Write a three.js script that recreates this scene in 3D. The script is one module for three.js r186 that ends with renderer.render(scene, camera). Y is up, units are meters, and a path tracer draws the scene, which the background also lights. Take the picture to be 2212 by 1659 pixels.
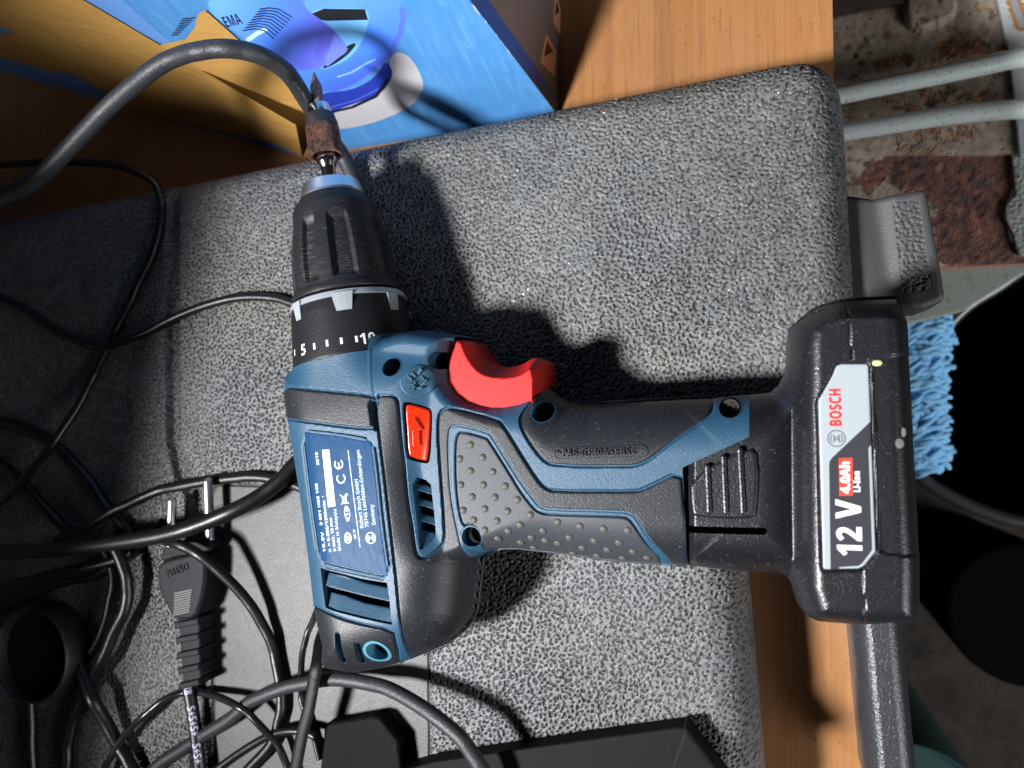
import * as THREE from 'three';
import { mergeGeometries } from 'three/addons/utils/BufferGeometryUtils.js';
import { RoundedBoxGeometry } from 'three/addons/geometries/RoundedBoxGeometry.js';
import { TextGeometry } from 'three/addons/geometries/TextGeometry.js';
import { RectAreaLightUniformsLib } from 'three/addons/lights/RectAreaLightUniformsLib.js';
import { FontLoader } from 'three/addons/loaders/FontLoader.js';

// ---------------------------------------------------------------- camera, lamp, exposure
const MM = 0.001, IW = 2212, IH = 1659, FOC = 1662;
const CASE = 0.045, MID = CASE + 0.024, CAM = MID + 0.252;          // case lid, drill mid-plane, lens height above the table (y = 0)
const scene = new THREE.Scene();
const down = new THREE.Vector3((1620 - IW / 2) / FOC, (900 - IH / 2) / FOC, 1).normalize();   // straight down, seen in the lens' own axes
const ex = new THREE.Vector3(1, 0, 0).addScaledVector(down, -down.x).normalize();
const ez = new THREE.Vector3().crossVectors(ex, down.clone().negate());
const camera = new THREE.PerspectiveCamera(THREE.MathUtils.radToDeg(2 * Math.atan(IH / 2 / FOC)), IW / IH, 0.01, 20);
camera.position.set(0, CAM, 0);
camera.quaternion.setFromRotationMatrix(new THREE.Matrix4().makeBasis(
  new THREE.Vector3(ex.x, -down.x, ez.x), new THREE.Vector3(-ex.y, down.y, -ez.y), new THREE.Vector3(-ex.z, down.z, -ez.z)));
camera.focus = 0.262;
camera.userData.fStop = 12;
const renderer = new THREE.WebGLRenderer({ antialias: true });
renderer.setSize(1024, 768);
renderer.toneMapping = THREE.LinearToneMapping;
renderer.toneMappingExposure = 0.7;
renderer.shadowMap.enabled = true;
scene.background = new THREE.Color().setRGB(0.026, 0.0235, 0.0215);   // the dim room around the bench

const AZ = THREE.MathUtils.degToRad(64), EL = THREE.MathUtils.degToRad(47), AWAY = 1.0;
const LIT = new THREE.Vector3(0.08, CASE, -0.05);
const TOLAMP = new THREE.Vector3(-Math.sin(AZ) * Math.cos(EL), Math.sin(EL), Math.cos(AZ) * Math.cos(EL));
const LAMP = LIT.clone().addScaledVector(TOLAMP, AWAY);
const lamp = new THREE.SpotLight(new THREE.Color().setRGB(0.98, 0.99, 1), 12.5, 0, 0.43, 1, 2);
lamp.position.copy(LAMP);
lamp.target.position.copy(LIT);
lamp.castShadow = true;
lamp.shadow.radius = 3.3;
lamp.shadow.mapSize.set(2048, 2048);
scene.add(lamp, lamp.target);
// daylight from a window low on the right, beyond the picture
RectAreaLightUniformsLib.init();
const WINDOW = new THREE.Vector3(0.75, 0.3, 0.42), PANE = [0.5, 0.5], LOOK = new THREE.Vector3(0.15, -0.1, 0);
const daylight = new THREE.RectAreaLight(new THREE.Color().setRGB(0.95, 0.98, 1), 6.0, ...PANE);
daylight.position.copy(WINDOW); daylight.lookAt(LOOK);
scene.add(daylight);

// ---------------------------------------------------------------- small tools
let seed = 12345;
const rnd = () => ((seed = (seed * 1664525 + 1013904223) >>> 0) / 4294967296);
const clamp = (x, a = 0, b = 1) => Math.min(b, Math.max(a, x));
const sstep = (a, b, x) => { const t = clamp((x - a) / (b - a)); return t * t * (3 - 2 * t); };
const lerp = (a, b, t) => a + (b - a) * t;
const smax = (a, b, k) => { const h = clamp(0.5 + 0.5 * (a - b) / k); return lerp(b, a, h) + k * h * (1 - h); };
// where the line of sight through a point of the photograph meets the height h
function sight(x, y) {
  const d = new THREE.Vector3((x - IW / 2) / FOC, (y - IH / 2) / FOC, 1);
  return new THREE.Vector3(d.dot(ex), -d.dot(down), d.dot(ez));
}
function P(x, y, h = 0) { const d = sight(x, y); return new THREE.Vector3(0, CAM, 0).addScaledVector(d, (CAM - h) / -d.y); }
const XZ = (x, y, h) => { const p = P(x, y, h); return [p.x, p.z]; };
const plan = (list, h) => list.map((p) => XZ(p[0], p[1], p[2] ?? h));
function onto(x, y, fn) { let h = MID + 0.018, p; for (let i = 0; i < 6; i++) { p = P(x, y, h); h = fn(p.x, p.z); } return P(x, y, h); }
const planOn = (list, fn) => list.map((p) => { const q = onto(p[0], p[1], fn); return [q.x, q.z]; });
function soft(pts, times = 2, k = 0.25) {                            // corner cutting
  for (let t = 0; t < times; t++) {
    const out = [];
    pts.forEach((a, i) => { const b = pts[(i + 1) % pts.length]; out.push([lerp(a[0], b[0], k), lerp(a[1], b[1], k)], [lerp(a[0], b[0], 1 - k), lerp(a[1], b[1], 1 - k)]); });
    pts = out;
  }
  return pts;
}
function inside(pts) {                                               // signed distance to an outline, positive inside
  const n = pts.length, E = new Float64Array(n * 5);
  pts.forEach((a, i) => { const b = pts[(i + 1) % n], dx = b[0] - a[0], dz = b[1] - a[1]; E.set([a[0], a[1], dx, dz, 1 / (dx * dx + dz * dz || 1e-12)], i * 5); });
  const [bx0, bz0, bx1, bz1] = boxOf(pts, 0);
  const f = (x, z) => {
    const far = Math.max(bx0 - x, x - bx1, bz0 - z, z - bz1);
    if (far > 0.004) return -far;                                     // well outside
    let m = 1e9, c = false;
    for (let i = 0; i < n * 5; i += 5) {
      const px = x - E[i], pz = z - E[i + 1], t = Math.min(1, Math.max(0, (px * E[i + 2] + pz * E[i + 3]) * E[i + 4]));
      const qx = px - E[i + 2] * t, qz = pz - E[i + 3] * t, d = qx * qx + qz * qz;
      if (d < m) m = d;
      const z1 = E[i + 1], z2 = z1 + E[i + 3];
      if ((z1 > z) !== (z2 > z) && x < E[i] + E[i + 2] * (z - z1) / E[i + 3]) c = !c;
    }
    return (c ? 1 : -1) * Math.sqrt(m);
  };
  f.pts = pts;
  return f;
}
const disc = (c, r) => (x, z) => r - Math.hypot(x - c.x, z - c.z);
const pill = (a, b, r) => (x, z) => {
  const dx = b.x - a.x, dz = b.z - a.z, t = clamp(((x - a.x) * dx + (z - a.z) * dz) / (dx * dx + dz * dz));
  return r - Math.hypot(x - a.x - dx * t, z - a.z - dz * t);
};
const both = (...f) => (x, z) => { let m = 1e9; for (const g of f) m = Math.min(m, g(x, z)); return m; };
const either = (...f) => (x, z) => { let m = -1e9; for (const g of f) m = Math.max(m, g(x, z)); return m; };
const no = (f) => (x, z) => -f(x, z);
const cap = (s, T, R, p = 2) => (s <= 0 ? 0 : s >= R ? T : T * Math.pow(1 - Math.pow(1 - s / R, p), 1 / p));
function boxOf(pts, m = 0.001) {
  const b = [1e9, 1e9, -1e9, -1e9];
  for (const p of pts) { b[0] = Math.min(b[0], p[0]); b[1] = Math.min(b[1], p[1]); b[2] = Math.max(b[2], p[0]); b[3] = Math.max(b[3], p[1]); }
  return [b[0] - m, b[1] - m, b[2] + m, b[3] + m];
}
// A moulded skin: the region sd >= 0 on a grid of the given cell, cut exactly along its edge and along the levels of sd, raised to y = height(x, z, sd).
// skirt: depth of the wall that closes its edge; flip turns it into an underside.
function skin({ sd, height, box, cell, levels = [], skirt = 0, uv = (x, z) => [x * 20, z * 20], flip = false, color, cuts = [], deep = Math.max(0, ...levels) * 1.5 }) {
  const [x0, z0, x1, z1] = box, nx = Math.ceil((x1 - x0) / cell), nz = Math.ceil((z1 - z0) / cell), S = new Float32Array((nx + 1) * (nz + 1));
  for (let j = 0; j <= nz; j++) for (let i = 0; i <= nx; i++) S[j * (nx + 1) + i] = sd(x0 + i * cell, z0 + j * cell);
  const C = cuts.map(([f]) => { const a = new Float32Array((nx + 1) * (nz + 1)); for (let j = 0; j <= nz; j++) for (let i = 0; i <= nx; i++) { const k = j * (nx + 1) + i; a[k] = S[k] > -cell * 3 ? f(x0 + i * cell, z0 + j * cell) : -1; } return a; });
  const pos = [], nor = [], tex = [], col = [], idx = [], ids = new Map(), e = Math.min(cell * 0.4, 0.00025), L = [0, ...levels];
  const H = (x, z) => height(x, z, Math.max(0, sd(x, z)));
  const add = (v) => {
    const s = Math.max(0, v.s), y = height(v.x, v.z, s);
    const K = s > deep + e ? (x, z) => height(x, z, s) : H;
    const hx = (K(v.x + e, v.z) - K(v.x - e, v.z)) / (2 * e), hz = (K(v.x, v.z + e) - K(v.x, v.z - e)) / (2 * e);
    const n = Math.hypot(hx, 1, hz);
    pos.push(v.x, y, v.z); nor.push(-hx / n, flip ? -1 / n : 1 / n, -hz / n);
    if (flip) { nor[nor.length - 3] = hx / n; nor[nor.length - 1] = hz / n; }
    tex.push(...uv(v.x, v.z, y));
    if (color) col.push(...color(v.x, v.z));
    return pos.length / 3 - 1;
  };
  const idOf = (v) => { if (v.k === undefined) return v.id ?? (v.id = add(v)); if (!ids.has(v.k)) ids.set(v.k, add(v)); return ids.get(v.k); };
  const cut = (poly, lvl, keepAbove, key = 's') => {
    const out = [];
    for (let i = 0; i < poly.length; i++) {
      const a = poly[i], b = poly[(i + 1) % poly.length], A = a[key] - lvl, B = b[key] - lvl, ia = keepAbove ? A >= 0 : A <= 0, ib = keepAbove ? B >= 0 : B <= 0;
      if (ia) out.push(a);
      if (ia !== ib && A !== 0 && B !== 0) { const t = A / (A - B); const v = { x: lerp(a.x, b.x, t), z: lerp(a.z, b.z, t), s: lerp(a.s, b.s, t) }; for (let n = 0; n < C.length; n++) v['c' + n] = lerp(a['c' + n], b['c' + n], t); v[key] = lvl; out.push(v); }
    }
    return out;
  };
  const emit = (poly) => {
    for (let i = 1; i + 1 < poly.length; i++) { const t = [idOf(poly[0]), idOf(poly[i]), idOf(poly[i + 1])]; if (flip) t.reverse(); idx.push(...t); }
  };
  const rim = (a, b) => {
    const m = { x: (a.x + b.x) / 2, z: (a.z + b.z) / 2 }, gx = sd(m.x + e, m.z) - sd(m.x - e, m.z), gz = sd(m.x, m.z + e) - sd(m.x, m.z - e), g = Math.hypot(gx, gz) || 1, at = pos.length / 3;
    const deepness = typeof skirt === 'function' ? skirt(m.x, m.z) : skirt;
    for (const [v, d] of [[a, 0], [b, 0], [b, deepness], [a, deepness]]) {
      const y = height(v.x, v.z, 0);
      pos.push(v.x, y - d, v.z); nor.push(-gx / g, 0, -gz / g); tex.push(...uv(v.x, v.z, y)); if (color) col.push(...color(v.x, v.z));
    }
    idx.push(at, at + 2, at + 1, at, at + 3, at + 2);
  };
  for (let j = 0; j < nz; j++) for (let i = 0; i < nx; i++) {
    const q = (di, dj) => { const k = (j + dj) * (nx + 1) + i + di; return { x: x0 + (i + di) * cell, z: z0 + (j + dj) * cell, s: S[k], k, ...Object.fromEntries(C.map((a, n) => ['c' + n, a[k]])) }; };
    const s00 = S[j * (nx + 1) + i], s10 = S[j * (nx + 1) + i + 1], s01 = S[(j + 1) * (nx + 1) + i], s11 = S[(j + 1) * (nx + 1) + i + 1];
    if (Math.max(s00, s10, s01, s11) <= 0) continue;
    const a = q(0, 0), b = q(1, 0), c = q(0, 1), d = q(1, 1);
    for (const tri of [[a, c, b], [b, c, d]]) {
      let poly = tri;
      if (Math.max(...tri.map((v) => v.s)) <= 0) continue;
      if (Math.min(...tri.map((v) => v.s)) < 0) {
        poly = cut(tri, 0, true);
        if (skirt) for (let k = 0; k < poly.length; k++) { const u = poly[k], w = poly[(k + 1) % poly.length]; if (u.s === 0 && w.s === 0) rim(u, w); }
      }
      const lo = Math.min(...poly.map((v) => v.s)), hi = Math.max(...poly.map((v) => v.s));
      let rest = poly, bits = [];
      for (const l of L) if (l > lo && l < hi) { const low = cut(rest, l, false); if (low.length > 2) bits.push(low); rest = cut(rest, l, true); }
      if (rest.length > 2) bits.push(rest);
      for (let n = 0; n < C.length; n++) for (const l of cuts[n][1]) {
        const key = 'c' + n, next = [];
        for (const b of bits) {
          let mn = 1e9, mx = -1e9; for (const v of b) { mn = Math.min(mn, v[key]); mx = Math.max(mx, v[key]); }
          if (l <= mn || l >= mx) { next.push(b); continue; }
          for (const up of [false, true]) { const q = cut(b, l, up, key); if (q.length > 2) next.push(q); }
        }
        bits = next;
      }
      bits.forEach(emit);
    }
  }
  const g = new THREE.BufferGeometry();
  g.setAttribute('position', new THREE.Float32BufferAttribute(pos, 3));
  g.setAttribute('normal', new THREE.Float32BufferAttribute(nor, 3));
  g.setAttribute('uv', new THREE.Float32BufferAttribute(tex, 2));
  if (color) g.setAttribute('color', new THREE.Float32BufferAttribute(col, 3));
  g.setIndex(idx);
  return g;
}
const used = new Map();
function numbered(name) { const n = used.get(name) ?? 0; used.set(name, n + 1); return n ? `${name}_${String(n).padStart(3, '0')}` : name; }
function thing(name, label, category, at, group) {
  const o = new THREE.Group();
  o.name = numbered(name); o.position.copy(at); o.userData = { label, category };
  if (group) o.userData.group = group;
  scene.add(o);
  return o;
}
// a mesh whose geometry was made in world coordinates, hung under its thing (or part)
function part(name, geo, mat, parent, label) {
  const base = new THREE.Vector3();
  for (let p = parent; p; p = p.parent) base.add(p.position);
  const m = new THREE.Mesh(geo.isBufferGeometry && !geo.userData.moved ? geo.translate(-base.x, -base.y, -base.z) : geo, mat);
  geo.userData.moved = true;
  m.name = name;
  if (label) m.userData.label = label;
  parent.add(m);
  return m;
}
function plain(name, label, category, geo, mat, group) {
  const m = new THREE.Mesh(geo, mat);
  m.name = numbered(name); m.userData = { label, category };
  if (group) m.userData.group = group;
  geo.computeBoundingBox();
  const c = geo.boundingBox.getCenter(new THREE.Vector3()); c.y = geo.boundingBox.min.y;
  geo.translate(-c.x, -c.y, -c.z); m.position.copy(c);
  scene.add(m);
  return m;
}
function struct(name, geo, mat) { const m = new THREE.Mesh(geo, mat); m.name = name; m.userData.kind = 'structure'; scene.add(m); return m; }
function bag(list) { const gs = list.map((g) => { const h = g.index ? g.toNonIndexed() : g; for (const k of Object.keys(h.attributes)) if (!['position', 'normal', 'uv'].includes(k)) h.deleteAttribute(k); return h; }); return mergeGeometries(gs); }
// a solid with straight walls: outline [[x, z]...] from y0 to y1 with a chamfer b on its upper edge
function slab(pts, y0, y1, b = 0.0006, cell = 0.002) {
  const sd = inside(pts), box = boxOf(pts);
  const top = skin({ sd, box, cell, levels: [b * 0.3, b], skirt: y1 - y0 - b * 0.9, height: (x, z, s) => y1 - (s < b ? b - cap(s, b, b) : 0) });
  return top;
}

// ---------------------------------------------------------------- noise and textures
function blurTile(a, n, s) {
  const r = Math.ceil(s * 2.6), k = [], out = new Float32Array(n * n), tmp = new Float32Array(n * n);
  let sum = 0;
  for (let i = -r; i <= r; i++) { const w = Math.exp(-i * i / (2 * s * s)); k.push(w); sum += w; }
  for (let i = 0; i < k.length; i++) k[i] /= sum;
  const m = n - 1;
  for (let y = 0; y < n; y++) for (let x = 0; x < n; x++) { let v = 0; for (let i = -r; i <= r; i++) v += k[i + r] * a[y * n + ((x + i) & m)]; tmp[y * n + x] = v; }
  for (let y = 0; y < n; y++) for (let x = 0; x < n; x++) { let v = 0; for (let i = -r; i <= r; i++) v += k[i + r] * tmp[((y + i) & m) * n + x]; out[y * n + x] = v; }
  return out;
}
function unit(a) { let m = 0, v = 0; for (const x of a) m += x; m /= a.length; for (const x of a) v += (x - m) ** 2; v = Math.sqrt(v / a.length) || 1; return a.map((x) => (x - m) / v); }
function noiseTile(n, s1, s2) {
  const w = new Float32Array(n * n).map(() => rnd() - 0.5), a = blurTile(w, n, s1);
  if (!s2) return unit(a);
  const b = blurTile(w, n, s2);
  return unit(a.map((v, i) => v - b[i]));
}
function sample(t, n, u, v) {                                        // bilinear, wrapping
  u = (u - Math.floor(u)) * n; v = (v - Math.floor(v)) * n;
  const x = Math.floor(u), y = Math.floor(v), fx = u - x, fy = v - y, m = n - 1, X = x & m, Y = y & m, X1 = (x + 1) & m, Y1 = (y + 1) & m;
  return (t[Y * n + X] * (1 - fx) + t[Y * n + X1] * fx) * (1 - fy) + (t[Y1 * n + X] * (1 - fx) + t[Y1 * n + X1] * fx) * fy;
}
const N = 512;
const fine = noiseTile(N, 1.3), mid = noiseTile(N, 5), broad = noiseTile(N, 26);
const worm = noiseTile(N, 3.0, 4.6);                                 // the leather grain of the case
function dataTex(n, fn, color) {
  const d = new Uint8Array(n * n * 4);
  for (let i = 0; i < n * n; i++) {
    const c = fn(i % n, Math.floor(i / n), i);
    const v = Array.isArray(c) ? c : [c, c, c];
    for (let k = 0; k < 3; k++) d[i * 4 + k] = 255 * clamp(color ? (v[k] <= 0.0031308 ? 12.92 * v[k] : 1.055 * Math.pow(Math.max(v[k], 0), 1 / 2.4) - 0.055) : v[k]);
    d[i * 4 + 3] = 255;
  }
  const t = new THREE.DataTexture(d, n, n);
  t.magFilter = THREE.LinearFilter; t.minFilter = THREE.LinearMipmapLinearFilter; t.generateMipmaps = true; t.wrapS = t.wrapT = THREE.RepeatWrapping; t.needsUpdate = true;
  if (color) t.colorSpace = THREE.SRGBColorSpace;
  return t;
}
function rep(t, a, b = a) { const c = t.clone(); c.repeat.set(a, b); c.needsUpdate = true; return c; }
function canvasTex(w, h, draw) {
  const c = document.createElement('canvas'); c.width = w; c.height = h;
  draw(c.getContext('2d'), w, h);
  const t = new THREE.CanvasTexture(c); t.colorSpace = THREE.SRGBColorSpace; t.magFilter = THREE.LinearFilter; t.wrapS = t.wrapT = THREE.RepeatWrapping;
  return t;
}
const GRAIN = dataTex(N, (x, y, i) => 0.5 + 0.2 * fine[i]);
const PEEL = dataTex(N, (x, y, i) => 0.5 + 0.12 * mid[i] + 0.06 * fine[i]);
const MOTTLE = dataTex(N, (x, y, i) => 0.5 + 0.1 * broad[i] + 0.1 * mid[i]);
function scuffed(base, mark, strokes, dots, opts = {}) {              // plastic with scratches and grains of dust
  return canvasTex(1024, 1024, (c, w) => {
    c.fillStyle = base; c.fillRect(0, 0, w, w);
    for (let k = 0; k < strokes; k++) {
      const x = rnd() * w, y = rnd() * w, a = (opts.angle ?? 0) + (rnd() - 0.5) * (opts.spread ?? Math.PI * 2), l = (opts.long ?? 30) * (0.2 + rnd());
      c.strokeStyle = mark; c.globalAlpha = 0.1 + 0.5 * rnd() * rnd(); c.lineWidth = 0.7 + 1.6 * rnd();
      c.beginPath(); c.moveTo(x, y); c.quadraticCurveTo(x + Math.cos(a) * l * 0.5 + (rnd() - 0.5) * 6, y + Math.sin(a) * l * 0.5 + (rnd() - 0.5) * 6, x + Math.cos(a) * l, y + Math.sin(a) * l); c.stroke();
    }
    for (let k = 0; k < dots; k++) { c.fillStyle = rnd() < (opts.warm ?? 0.3) ? '#b59a78' : mark; c.globalAlpha = 0.15 + 0.6 * rnd() * rnd(); const r = 0.6 + 2.2 * rnd() * rnd(); c.beginPath(); c.ellipse(rnd() * w, rnd() * w, r * (1 + rnd()), r, rnd() * 3, 0, 7); c.fill(); }
    c.globalAlpha = 1;
  });
}
const lin = (r, g, b) => new THREE.Color().setRGB(r, g, b);
const std = (o) => new THREE.MeshStandardMaterial(o);
const phys = (o) => new THREE.MeshPhysicalMaterial(o);
const M = {
  blue: std({ map: scuffed('#1f4259', '#86b2c0', 170, 800, { long: 20, warm: 0.2 }), roughness: 0.5, bumpMap: rep(GRAIN, 1.6), bumpScale: 0.00006 }),
  rubber: phys({ map: scuffed('#1e2024', '#b5b0a4', 110, 2400, { long: 18 }), specularIntensity: 0.6, roughness: 0.42, bumpMap: rep(GRAIN, 1.6), bumpScale: 0.00005 }),
  pad: phys({ specularIntensity: 0.75, map: scuffed('#303338', '#a9a7a2', 60, 700, { long: 14 }), roughness: 0.5, bumpMap: rep(GRAIN, 1.3), bumpScale: 0.00003 }),
  shell: std({ map: scuffed('#131418', '#c2c6d2', 520, 520, { long: 34, warm: 0.12 }), roughness: 0.36, bumpMap: rep(GRAIN, 1.1), bumpScale: 0.00006 }),
  dark: std({ color: lin(0.012, 0.012, 0.013), roughness: 0.5 }),
  trigger: phys({ color: lin(0.45, 0.011, 0.01), specularIntensity: 0.5, roughness: 0.5, bumpMap: rep(GRAIN, 1.5), bumpScale: 0.00002 }),
  orange: phys({ color: lin(0.6, 0.022, 0.003), roughness: 0.28, clearcoat: 0.6, clearcoatRoughness: 0.15 }),
  sleeve: std({ map: scuffed('#1c1c1f', '#a5a29c', 420, 420, { angle: 0, spread: 0.5, long: 60 }), roughness: 0.48, bumpMap: GRAIN, bumpScale: 0.00004 }),
  silver: std({ color: lin(0.72, 0.72, 0.74), metalness: 1, roughness: 0.34 }),
  steel: std({ color: lin(0.55, 0.55, 0.57), metalness: 1, roughness: 0.16 }),
  paint: std({ map: scuffed('#858a90', '#3a3a3e', 60, 160, { long: 22, warm: 0 }), roughness: 0.5 }),
  cable: std({ map: scuffed('#101012', '#7f7c76', 30, 260, { long: 20 }), roughness: 0.38, bumpMap: rep(PEEL, 2), bumpScale: 0.00005 }),
  hose: std({ map: scuffed('#24262a', '#b3aa9c', 520, 2600, { long: 26, warm: 0.4 }), roughness: 0.52, bumpMap: rep(PEEL, 2), bumpScale: 0.00012 }),
  black: std({ map: scuffed('#17171a', '#6d6d72', 60, 300, { long: 14 }), roughness: 0.5, bumpMap: rep(GRAIN, 1), bumpScale: 0.00006 }),
};

// ---------------------------------------------------------------- the bench
const grainW = noiseTile(N, 1.2), grainB = noiseTile(N, 7);
const WOOD = dataTex(N, (x, y) => {                                   // veneer: streaks along v
  let s = 0;
  for (const [k, m, a] of [[0.02, 1, 0.5], [0.05, 3, 0.32], [0.012, 1, 0.4]]) s += a * sample(a > 0.45 ? grainB : grainW, N, x * m / N, y * k / N + m * 0.37);
  const pores = sample(fine, N, x * 2 / N, y * 0.12 / N) > 1.7 ? 0.82 : 1, w = (1 + 0.085 * s) * pores;
  return [0.29 * w, 0.132 * w * (1 + 0.02 * s), 0.048 * w];
}, true);
const woodMat = phys({ map: WOOD, roughness: 0.7, roughnessMap: dataTex(N, (x, y, i) => 0.6 + 0.12 * broad[i] + 0.05 * mid[i]), clearcoat: 0.25, clearcoatRoughness: 0.35, bumpMap: rep(GRAIN, 1.2), bumpScale: 0.00002 });
{
  const right = [XZ(1797, -60), XZ(1801, 160), XZ(1884, 1700)];
  const pts = [[-0.75, -0.75], [right[0][0], -0.75], ...right, [right[2][0] + 0.01, 0.5], [-0.75, 0.5]];
  const t = thing('bench_top', 'orange brown wood veneer table top under the black case', 'table top', new THREE.Vector3(right[0][0], -0.018, right[0][1]));
  const sh = new THREE.Shape(pts.map((p) => new THREE.Vector2(p[0], -p[1])));
  const g = new THREE.ExtrudeGeometry(sh, { depth: 0.0175, bevelEnabled: false }).rotateX(-Math.PI / 2).translate(0, -0.0175, 0);
  const uv = g.attributes.uv, ps = g.attributes.position;
  for (let i = 0; i < uv.count; i++) uv.setXY(i, ps.getX(i) * 7, -ps.getZ(i) * 4);
  part('board', g, woodMat, t);
  const e = [];
  for (let i = 0; i + 1 < 4; i++) {
    const q = [[right[0][0], -0.75], ...right][i], r = [[right[0][0], -0.75], ...right][i + 1];
    e.push(slab([[q[0] - 0.0009, q[1]], [q[0] + 0.0008, q[1]], [r[0] + 0.0008, r[1]], [r[0] - 0.0009, r[1]]], -0.0175, 0.0003, 0.0002, 0.01));
  }
  const crumbs = [];
  for (const [x, y, l] of [[1716, 1388, 3], [1728, 1402, 2], [1738, 1428, 2.4], [1762, 1598, 2.2], [1690, 1420, 0.8], [1672, 1450, 0.7], [1780, 1476, 0.7], [1704, 1498, 0.8], [1756, 1520, 0.6], [1650, 1392, 0.6], [1567, 66, 1], [1540, 40, 0.8], [1480, 96, 0.8], [1640, 78, 0.7], [1700, 130, 0.6], [1420, 170, 0.7]]) { const p = P(x, y, 0.0004); crumbs.push(new THREE.OctahedronGeometry(0.00035, 0).scale(l * 0.5, 0.7, 1.1).rotateY(rnd() * 3).translate(p.x, 0.0003, p.z)); }
  for (let k = 0; k < 120; k++) { const p = P(1300 + rnd() * 560, rnd() < 0.5 ? rnd() * 220 : 1250 + rnd() * 400, 0.0003); crumbs.push(new THREE.OctahedronGeometry(0.0001 + rnd() * 0.00015, 0).scale(1 + rnd(), 0.6, 1).rotateY(rnd() * 3).translate(p.x, 0.0001, p.z)); }
  part('wood_crumbs', bag(crumbs), std({ color: lin(0.05, 0.03, 0.02), roughness: 0.9 }), t).userData.kind = 'stuff';
  part('edge_band', bag(e), std({ color: lin(0.36, 0.24, 0.12), roughness: 0.5 }), t);
}

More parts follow.
